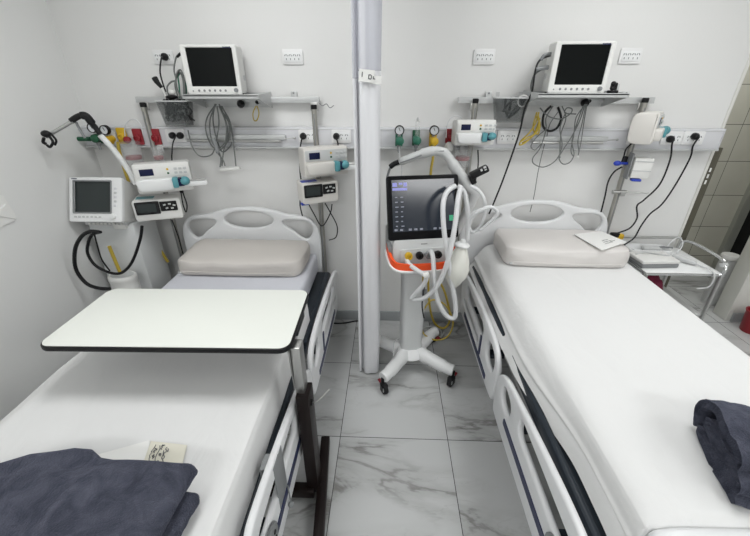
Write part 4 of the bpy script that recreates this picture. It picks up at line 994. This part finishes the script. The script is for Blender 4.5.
def bed_sheet(label, cx, prof, y0, y1, drop, seed, flare=None, head_fold=False):
    P = catmull([(x, z, 0) for x, z in prof], 8)
    L = len(P); rows = []
    n = 66
    ys = [y1+(y0-y1)*i/n for i in range(n+1)]
    ys += [y0-.012, y0-.018]
    for i, y in enumerate(ys):
        row = []
        for j, p in enumerate(P):
            x, z = p.x, p.y
            yy = y
            zc = z
            if flare: x, zc = flare(x, z, y)
            hang = max(0., (prof_top-zc)/.2) if (prof_top := max(q[1] for q in prof)) else 0
            hang = min(hang, 1)
            wob = fnoise(yy*.6, seed, x, 3.2)*.016+fnoise(yy*1.4, seed+3, x*.5, 5)*.006
            sx = 1 if x > 0 else -1
            X_ = cx+x+sx*wob*hang
            Z_ = zc+fnoise(x*.8, yy*.8, seed, 5)*.0030+(.0045*abs(fnoise(x*1.6+yy*.9, yy*.25-x*.3, seed, 6)) if seed > 4 else 0)+hang*fnoise(yy, seed+9, 0, 2)*.014
            if i == n+1: Z_ = min(Z_, prof_top-.02)
            if i == n+2: Z_ = min(Z_, prof_top-drop)
            Z_ = max(Z_, zc-.02) if hang < .05 else Z_
            row.append(Vector((X_, yy, Z_)))
        rows.append(row)
    o = obj('bed_sheet', MB().grid(rows, .0015), M_SHEET, None, None, 70)
    return tag(o, label, 'sheet')
def rflare(x, z, y):
    if x < -.40:
        k = max(0., min(1., (1.35-y)/.55)); k = k*k*(3-2*k)
        f = min(1., (.74-z)/.12)
        return x+.052*k*max(0., f), z+.030*k*max(0., f)
    return x, z
rs = bed_sheet('smooth white sheet spread over the right bed mattress', 1.065,
    [(-.492, .575), (-.474, .605), (-.456, .628), (-.462, .650), (-.444, .672), (-.424, .704), (-.398, .736), (-.362, .7540), (-.30, .7590), (-.15, .7595), (0, .7595), (.2, .759), (.385, .7575), (.414, .744), (.425, .70), (.432, .65), (.440, .60)], .578, 2.355, .05, 1.3, rflare)
def lflare(x, z, y):
    if x < -.40:
        k = max(0., min(1., (1.62-y)/.4)); k = .25+.75*k*k*(3-2*k)
        return -.43+(x+.43)*k, z if k > .99 else z
    return x, z
ls = bed_sheet('creased white sheet over the left bed, hanging toward the left wall', -.90,
    [(-.73, .42), (-.67, .50), (-.59, .575), (-.50, .645), (-.44, .682), (-.39, .6885), (-.2, .690), (0, .690), (.2, .690), (.415, .6885), (.452, .675), (.462, .63), (.464, .58), (.468, .54), (.474, .50)], .505, 1.72, .05, 5.1, lflare)

# ------------------------------------------------------------------ folded fleece blankets
def blanket(label, prof, b0, b1, half, M, seed, edge=None, amp=.008):
    P = catmull([(a, z, 0) for a, z in prof], 7); n = len(P)
    nor = []
    for i in range(n):
        tg = (P[min(i+1, n-1)]-P[max(i-1, 0)]).normalized(); nor.append(Vector((-tg.y, tg.x, 0)))
    m = 44; rows = []
    for k in range(-3, m+4):
        f = min(max(k/m, 0), 1); b = b0+(b1-b0)*f
        h = half
        if k <= 0: h = half*(1, .85, .55, .1)[-k]; b = b0-(0, .4, .75, .95)[-k]*half
        if k >= m: h = half*(1, .85, .55, .1)[k-m]; b = b1+(0, .4, .75, .95)[k-m]*half
        A, B = [], []
        for i in range(n):
            taper = 1.0
            dd = min(i, n-1-i)
            if dd < 4: taper = (.25, .7, .9, .97)[dd]
            p = P[i]
            e = edge(p.x, i/n) if edge else 0
            bb = b+e*f
            w = fnoise(p.x*1.1+i*.01, bb*1.2, seed, 7)*amp+fnoise(p.x, bb, seed+2, 16)*amp*.5
            for side, lst in ((1, A), (-1, B)):
                q = p+nor[i]*side*h*taper
                w2 = fnoise(q.x*1.3, bb*1.6, q.y*3+seed, 26)*amp*.32
                lst.append(Vector((q.x+fnoise(bb, p.y*4, seed, 6)*amp*1.2, bb, q.y+w*(.35+.65*min(1, max(0, (p.y-P[0].y)/.06)))+w2)))
        rows.append(A+B[::-1])
    g = MB(M); g.grid(rows, close_u=True)
    for r in (rows[0], rows[-1]):
        cb = bmesh.new(); V = [cb.verts.new(p) for p in r]
        for i in range(n-1): cb.faces.new((V[i], V[i+1], V[2*n-2-i], V[2*n-1-i]))
        g.take(cb)
    bmesh.ops.remove_doubles(g.bm, verts=g.bm.verts, dist=1e-5); bmesh.ops.recalc_face_normals(g.bm, faces=g.bm.faces)
    return tag(obj('folded_blanket', g, M_FLEECE, None, None, 80), label, 'blanket')
def ledge(x, s):
    k = max(0., min(1., (x+.86)/.08)); k = k*k*(3-2*k)
    return .030-.034*k-.42*max(0., (-.98-x))-(.045 if s < .40 else 0)
blanket('dark grey fleece blanket folded flat at the foot of the left bed', [(-1.28, .7115), (-1.0, .7115), (-.70, .7115), (-.545, .712), (-.520, .724), (-.545, .737), (-.8, .738), (-1.20, .737), (-1.232, .750), (-1.20, .763), (-.8, .763), (-.575, .761), (-.540, .774), (-.580, .789), (-.85, .794), (-1.22, .784)], .43, .648, .0125, None, 3.1, ledge, .016)
blanket('dark grey fleece blanket loosely rolled with layered folds showing, on the right bed', [(-.03, .785), (.10, .780), (.22, .782), (.262, .795), (.22, .808), (.10, .806), (.01, .809), (-.012, .822), (.03, .833), (.14, .828), (.215, .832), (.238, .844), (.20, .854), (.12, .850), (.05, .858), (.035, .871), (.09, .880), (.20, .886), (.285, .878), (.316, .845), (.304, .806), (.290, .785)],
        -.02, -.60, .0135, T(.888, .635, -.004) @ RZ(R(73)) @ Matrix.Diagonal((.80, 1, 1.08, 1)) @ T(0, 0, -.056), 8.4, None, .015)

# papers
def paper(label, pts, m, z, thick=.0012, bend=.0, name='paper', marks=None, cat='paper'):
    t = thing(name, label, cat, (pts[0][0], pts[0][1], z))
    A, B, C_, D_ = [Vector((p[0], p[1], p[2] if len(p) > 2 else z)) for p in pts]
    rows = []
    for i in range(13):
        v = i/12; rows.append([A.lerp(D_, v).lerp(B.lerp(C_, v), j/12)+Vector((0, 0, bend*math.sin(PI*j/12)*math.sin(PI*v))) for j in range(13)])
    obj('sheet', MB().grid(rows, thick), m, t, sharp=80)
    if marks:
        for (u0, u1, v, w) in marks:
            p, q = A.lerp(B, u0).lerp(D_.lerp(C_, u0), v), A.lerp(B, u1).lerp(D_.lerp(C_, u1), v)
            s = [p.lerp(q, k/9)+Vector((random.uniform(-w, w), random.uniform(-w, w), .0022+bend*math.sin(PI*(u0+(u1-u0)*k/9))*math.sin(PI*v))) for k in range(10)]
            obj('writing', MB().tube(s, .0011, 4, 2), M_INK, t)
    return t
random.seed(9)
paper('blank white paper sticking out from under the dark blanket on the left bed', [(-0.957,0.671,0.697),(-0.698,0.638,0.697),(-0.772,0.802,0.697),(-0.921,0.738,0.697)], M_PAPER, .697, bend=.012)
paper('cream note with handwriting beside the dark blanket on the left bed', [(-0.598,0.640,0.700),(-0.639,0.786,0.700),(-0.764,0.796,0.700),(-0.723,0.641,0.700)], M_CREAM, .700, bend=.003, name='handwritten_note',
      marks=[(.04, .05, .0, 0)]+[(.10+.17*i, .16+.17*i+.12*((i % 2)), .45+.1*(i % 2), .002) for i in range(5)]+[(.12+.18*i, .20+.18*i, .62, .005) for i in range(5)]+[(.15+.15*i, .24+.15*i, .78, .005) for i in range(5)]+[(.1, .5, .9, .004), (.5, .9, .86, .004), (.2, .45, .53, .004), (.55, .9, .5, .004), (.2, .9, .70, .003)])
paper('folded white papers lying on the right end of the pale pillow', [p for p in [(1.225,1.978,0.892),(1.435,2.104,0.892),(1.373,2.285,0.892),(1.175,2.225,0.892)]], M_PAPER, .892, .004, .006, marks=[(.30, .62, .18, .002), (.34, .66, .26, .002), (.38, .60, .34, .002), (.55, .75, .22, .001)])

# ------------------------------------------------------------------ overbed table
tb = thing('overbed_table', 'white overbed table with black edge and dark brown base across the left bed', 'table', (-.33, 1.08, 0))
yw = R(1.2)
MT_ = T(-.810, 1.232, .877) @ RZ(yw)
obj('edge_band', MB(MT_).prism(rrect(0, 0, .925, .425, .045, 7), .022, None, .006), M_BLACK, tb)
obj('tabletop', MB(MT_).prism(rrect(0, 0, .913, .413, .040, 7), .0035, T(0, 0, .0205), .001), M_TABLE, tb)
obj('underframe', MB(MT_).box((.14, 0, -.012), (.62, .07, .024), .003).box((.395, 0, -.014), (.13, .14, .028), .004), M_BLACK, tb)
obj('inner_column', MB().box((-.338, 1.105, .74), (.036, .060, .255), .004), M_STEEL, tb)
obj('gusset', MB(T(-.362, 0, 0)).prism([(1.06, .862), (1.20, .862), (1.13, .70), (1.08, .66)], .005, YZ), M_STEEL, tb)
obj('outer_column', MB().box((-.327, 1.095, .345), (.052, .085, .60), .004), M_BROWN, tb)
obj('height_lever', MB().tube([(-.31, 1.085, .585), (-.275, 1.08, .60), (-.225, 1.10, .645)], .0035, 8), M_STEEL, tb)
obj('lever_knob', MB().lathe([(.014, 0), (.014, .014)], T(-.307, 1.085, .585) @ RY(PI/2), 14), M_BLACK, tb)
obj('cross_beam', MB().box((-.62, 1.055, .055), (.60, .05, .045), .004), M_BROWN, tb)
obj('foot_beam', MB(T(-.281, 1.005, .055) @ RZ(R(5.5))).box((0, 0, 0), (.045, .66, .045), .004), M_BROWN, tb)
obj('foot_beam', MB(T(-.915, 1.005, .055) @ RZ(R(5.5))).box((0, 0, 0), (.045, .66, .045), .004), M_BROWN, tb)
for x, y in ((-.310, 1.30), (-.252, .71), (-.944, 1.30), (-.886, .71)): castor(tb, (x, y, 0), .015, 0, False)
hkp = thing('hook_plate', 'grey metal plate hooked over the left bed side rail near the overbed table column', 'plate', (-.372, .80, .60))
obj('plate', MB(T(-.366, .82, .50)).box((0, 0, 0), (.005, .095, .215), .002), M_GREY, hkp)
obj('hook', MB().box((-.385, .80, .609), (.044, .06, .005), .002).box((-.408, .80, .59), (.004, .06, .04), .002), M_GREY, hkp)
obj('pin', MB().lathe([(.006, 0), (.005, .004)], T(-.385, .80, .611), 10), M_BLACK, hkp)
obj('chain', MB().tube([(-.360, .855, .40), (-.356, .85, .35), (-.355, .845, .31)], .003, 6).ball((-.355, .845, .30), .012), M_GREY, hkp)

# ------------------------------------------------------------------ trolley at the right of the right bed
x0, x1, y0, y1, zt = 1.60, 2.055, 2.085, 2.485, .70
tr = thing('instrument_trolley', 'small steel trolley with white top and chrome rail, right of the right bed', 'trolley', (1.83, 2.29, 0))
obj('top_tray', MB().box(((x0+x1)/2, (y0+y1)/2, zt-.008), (x1-x0, y1-y0, .016), .003), M_WHITE, tr)
rm = MB().tube([(x0, y0, zt-.012), (x1, y0, zt-.012), (x1, y1, zt-.012), (x0, y1, zt-.012)], .009, 8, smooth=False, closed=True)
obj('rim', rm, M_CHROME, tr)
obj('lower_shelf', MB().box(((x0+x1)/2, (y0+y1)/2, .39), (x1-x0, y1-y0, .014), .003), M_SHEETM, tr)
for x in (x0, x1):
    for y in (y0, y1):
        lg = obj('leg', MB().tube([(x, y, .06), (x, y, zt-.01)], .013, 12, smooth=False), M_STEEL, tr)
        castor(tr, (x, y, 0), .026, 0, False)
obj('guard_rail', MB().tube([(x0, y1, zt+.002), (x0, y1, zt+.06), (x0+.03, y1, zt+.075), (1.83, y1, zt+.075), (x1-.03, y1, zt+.075), (x1, y1, zt+.06), (x1, y1, zt)], .009, 10), M_STEEL, tr)
obj('guard_rail', MB().tube([(x1+.005, y1-.01, zt), (x1+.012, y1-.02, zt+.055), (x1+.02, y1-.10, zt+.075), (x1+.025, y0+.14, zt+.072), (x1+.022, y0+.05, zt+.062), (x1+.01, y0+.005, zt+.03), (x1+.004, y0, zt-.03)], .010, 10), M_CHROME, tr)
obj('rail_wrap', MB().tube([(x1+.012, y0+.035, zt+.055), (x1+.016, y0+.025, zt+.035)], .020, 12), M_LGREY, tr)
dv = thing('monitor_module', 'flat grey and white device lying on the front of the small trolley top', 'device', (1.73, 2.20, .70))
MD = T(1.710, 2.215, .702) @ RZ(R(4))
obj('base', MB(MD).box((0, 0, .014), (.235, .15, .028), .006), M_GREY, dv)
obj('lid', MB(MD).box((0, .003, .038), (.240, .155, .022), .007), M_DEV, dv)
obj('strap', MB(MD).tube([(-.10, .03, .051), (-.03, .05, .056), (.04, .02, .056), (.10, .0, .051)], .006, 6), M_LGREY, dv)
cord([(1.855, 2.40, 1.455)] + [(1.869,2.440,1.398),(1.878,2.440,1.326),(1.851,2.440,1.163),(1.809,2.440,1.029),(1.754,2.440,0.960),(1.722,2.440,0.874),(1.703,2.440,0.786)] + [(1.62, 2.40, .73), (1.66, 2.30, .72)], .005, [(1.855, 2.445, 1.455)], parent=dv)
tp = thing('instrument_tray', 'shallow white tray with grey leads at the back of the small trolley top', 'tray', (1.77, 2.39, .70))
MD = T(1.775, 2.385, .7015) @ RZ(R(-3))
obj('tray', MB(MD).plate([rrect(0, 0, .27, .12, .02), rrect(0, 0, .255, .105, .015)], .04, .001, T(0, 0, .02)).prism(rrect(0, 0, .262, .112, .018), .004), M_WHITE, tp)
obj('lead', MB(MD).tube([(-.10, .02, .012), (-.04, -.03, .016), (.0, .03, .016), (.05, -.02, .018), (.09, .03, .03), (.12, .0, .045), (.15, -.02, .05)], .006, 7), M_GREY, tp)
obj('grey_pad', MB(MD).box((.03, .01, .03), (.11, .05, .025), .008), M_LGREY, tp)
pb = thing('ultrasound_probe', 'pale grey probe lying across the right part of the small trolley top', 'probe', (1.97, 2.20, .70))
obj('body', MB().tube([(1.885, 2.29, .722), (1.925, 2.235, .720), (1.965, 2.185, .717)], [.017, .018, .020, .021, .021, .020, .019, .018, .017, .016, .015, .013, .011], 10), M_LGREY, pb)
obj('cord', MB().tube([(1.965, 2.185, .715), (1.985, 2.15, .712), (1.995, 2.11, .715), (2.00, 2.070, .69), (1.99, 2.062, .62), (1.93, 2.07, .60)], .0045, 7), M_LGREY, pb)
hose_loop('pale tube looped at the back right corner of the small trolley top', [(1.93, 2.42, .708), (1.97, 2.45, .76), (2.01, 2.45, .79), (2.035, 2.43, .76), (2.02, 2.41, .72), (1.97, 2.37, .708)], .0035, M_TUBE, 'clear_tube', 'tube')
b = bmesh.new(); bmesh.ops.create_icosphere(b, subdivisions=4, radius=1)
for v in b.verts:
    k = 1+.16*fnoise(v.co.x, v.co.y, v.co.z, 2.2)+.05*fnoise(v.co.x, v.co.y, v.co.z, 6)
    v.co = Vector((v.co.x*.095*k, v.co.y*.075*k, max(v.co.z*k, -.97)*.118+.115))
tag(obj('cloth_bag', MB(T(1.725, 2.20, .398)).take(b), M_MAROON, None, None, 80), 'maroon cloth bag on the lower shelf of the small trolley', 'bag')
pl_ = thing('plug_connector', 'yellow and black plug connector behind the right end of the right headboard', 'connector', (1.60, 2.47, .765))
obj('body', MB().box((1.585, 2.47, .795), (.06, .03, .035), .008), M_BLACK, pl_)
obj('yellow_band', MB().box((1.625, 2.47, .785), (.04, .034, .038), .008), M_YELLOW, pl_)
bn = thing('waste_bin', 'narrow white waste bin standing behind the pale door pier at the right', 'bin', (2.86, 2.90, 0))
obj('bin_body', MB().lathe([(.055, 0), (.058, .01), (.060, .43), (.058, .435)], T(2.86, 2.90, 0), 24), M_LGREY, bn)
obj('lid', MB().lathe([(.066, .435), (.067, .455), (.06, .468), (.02, .472), (0, .472)], T(2.86, 2.90, 0), 24), M_DEV, bn)
rb = thing('red_bucket', 'small red bucket on the floor at the right edge, beside the pier', 'bucket', (2.86, 2.48, 0))
obj('pail', MB().lathe([(.062, 0), (.066, .01), (.078, .17), (.083, .172), (.083, .18), (.074, .18), (.062, .015), (0, .013)], T(2.86, 2.48, 0), 24), M_RED, rb)
hose_loop('black cable lying on the floor along the baseboard left of the curtain', [(-.48, 2.46, .007), (-.40, 2.45, .007), (-.33, 2.46, .007), (-.24, 2.49, .007), (-.14, 2.48, .007)], .006, M_CORD, 'floor_cable', 'cable')

GROUPS = {'power_socket': 'power sockets on the back wall and rail', 'equipment_pole': 'steel poles on the back wall', 'equipment_rail': 'equipment rails on the back wall',
    'accessory_bar': 'silver bars on the white rail', 'syringe_pump': 'syringe pumps', 'infusion_pump': 'boxy infusion pumps', 'hospital_bed': 'hospital beds', 'pillow': 'bed pillows',
    'bed_sheet': 'bed sheets', 'patient_monitor': 'patient monitors on the shelves', 'monitor_shelf': 'monitor shelves', 'cable_basket': 'cable baskets', 'coiled_leads': 'coiled leads',
    'gas_regulator': 'gas regulators on the rail', 'gas_outlet': 'gas outlets on the rail', 'suction_jar': 'suction jars', 'folded_blanket': 'dark grey fleece blankets', 'ventilator': 'ventilators', 'paper': 'loose papers on the beds'}
for o in list(COL.objects):
    if o.parent is None and o.get('label') and o.name.split('.')[0] in GROUPS and not o.get('group'): o['group'] = GROUPS[o.name.split('.')[0]]

# ------------------------------------------------------------------ camera, world, view
cam = bpy.data.cameras.new('camera'); co = bpy.data.objects.new('camera', cam); COL.objects.link(co)
cam.sensor_width = 36; cam.sensor_fit = 'HORIZONTAL'; cam.lens = 369./750*36; cam.clip_start = .02
co.location = (0, 0, 1.75); co.rotation_euler = (R(90-26.751), 0, R(2.148))
SC.camera = co
wd = bpy.data.worlds.new('world'); SC.world = wd; wd.use_nodes = True
wd.node_tree.nodes['Background'].inputs[0].default_value = (.9, .95, 1, 1); wd.node_tree.nodes['Background'].inputs[1].default_value = .3
SC.view_settings.view_transform = 'Standard'; SC.view_settings.look = 'None'; SC.view_settings.gamma = 1
SC.view_settings.use_curve_mapping = False; SC.view_settings.exposure = -0.44
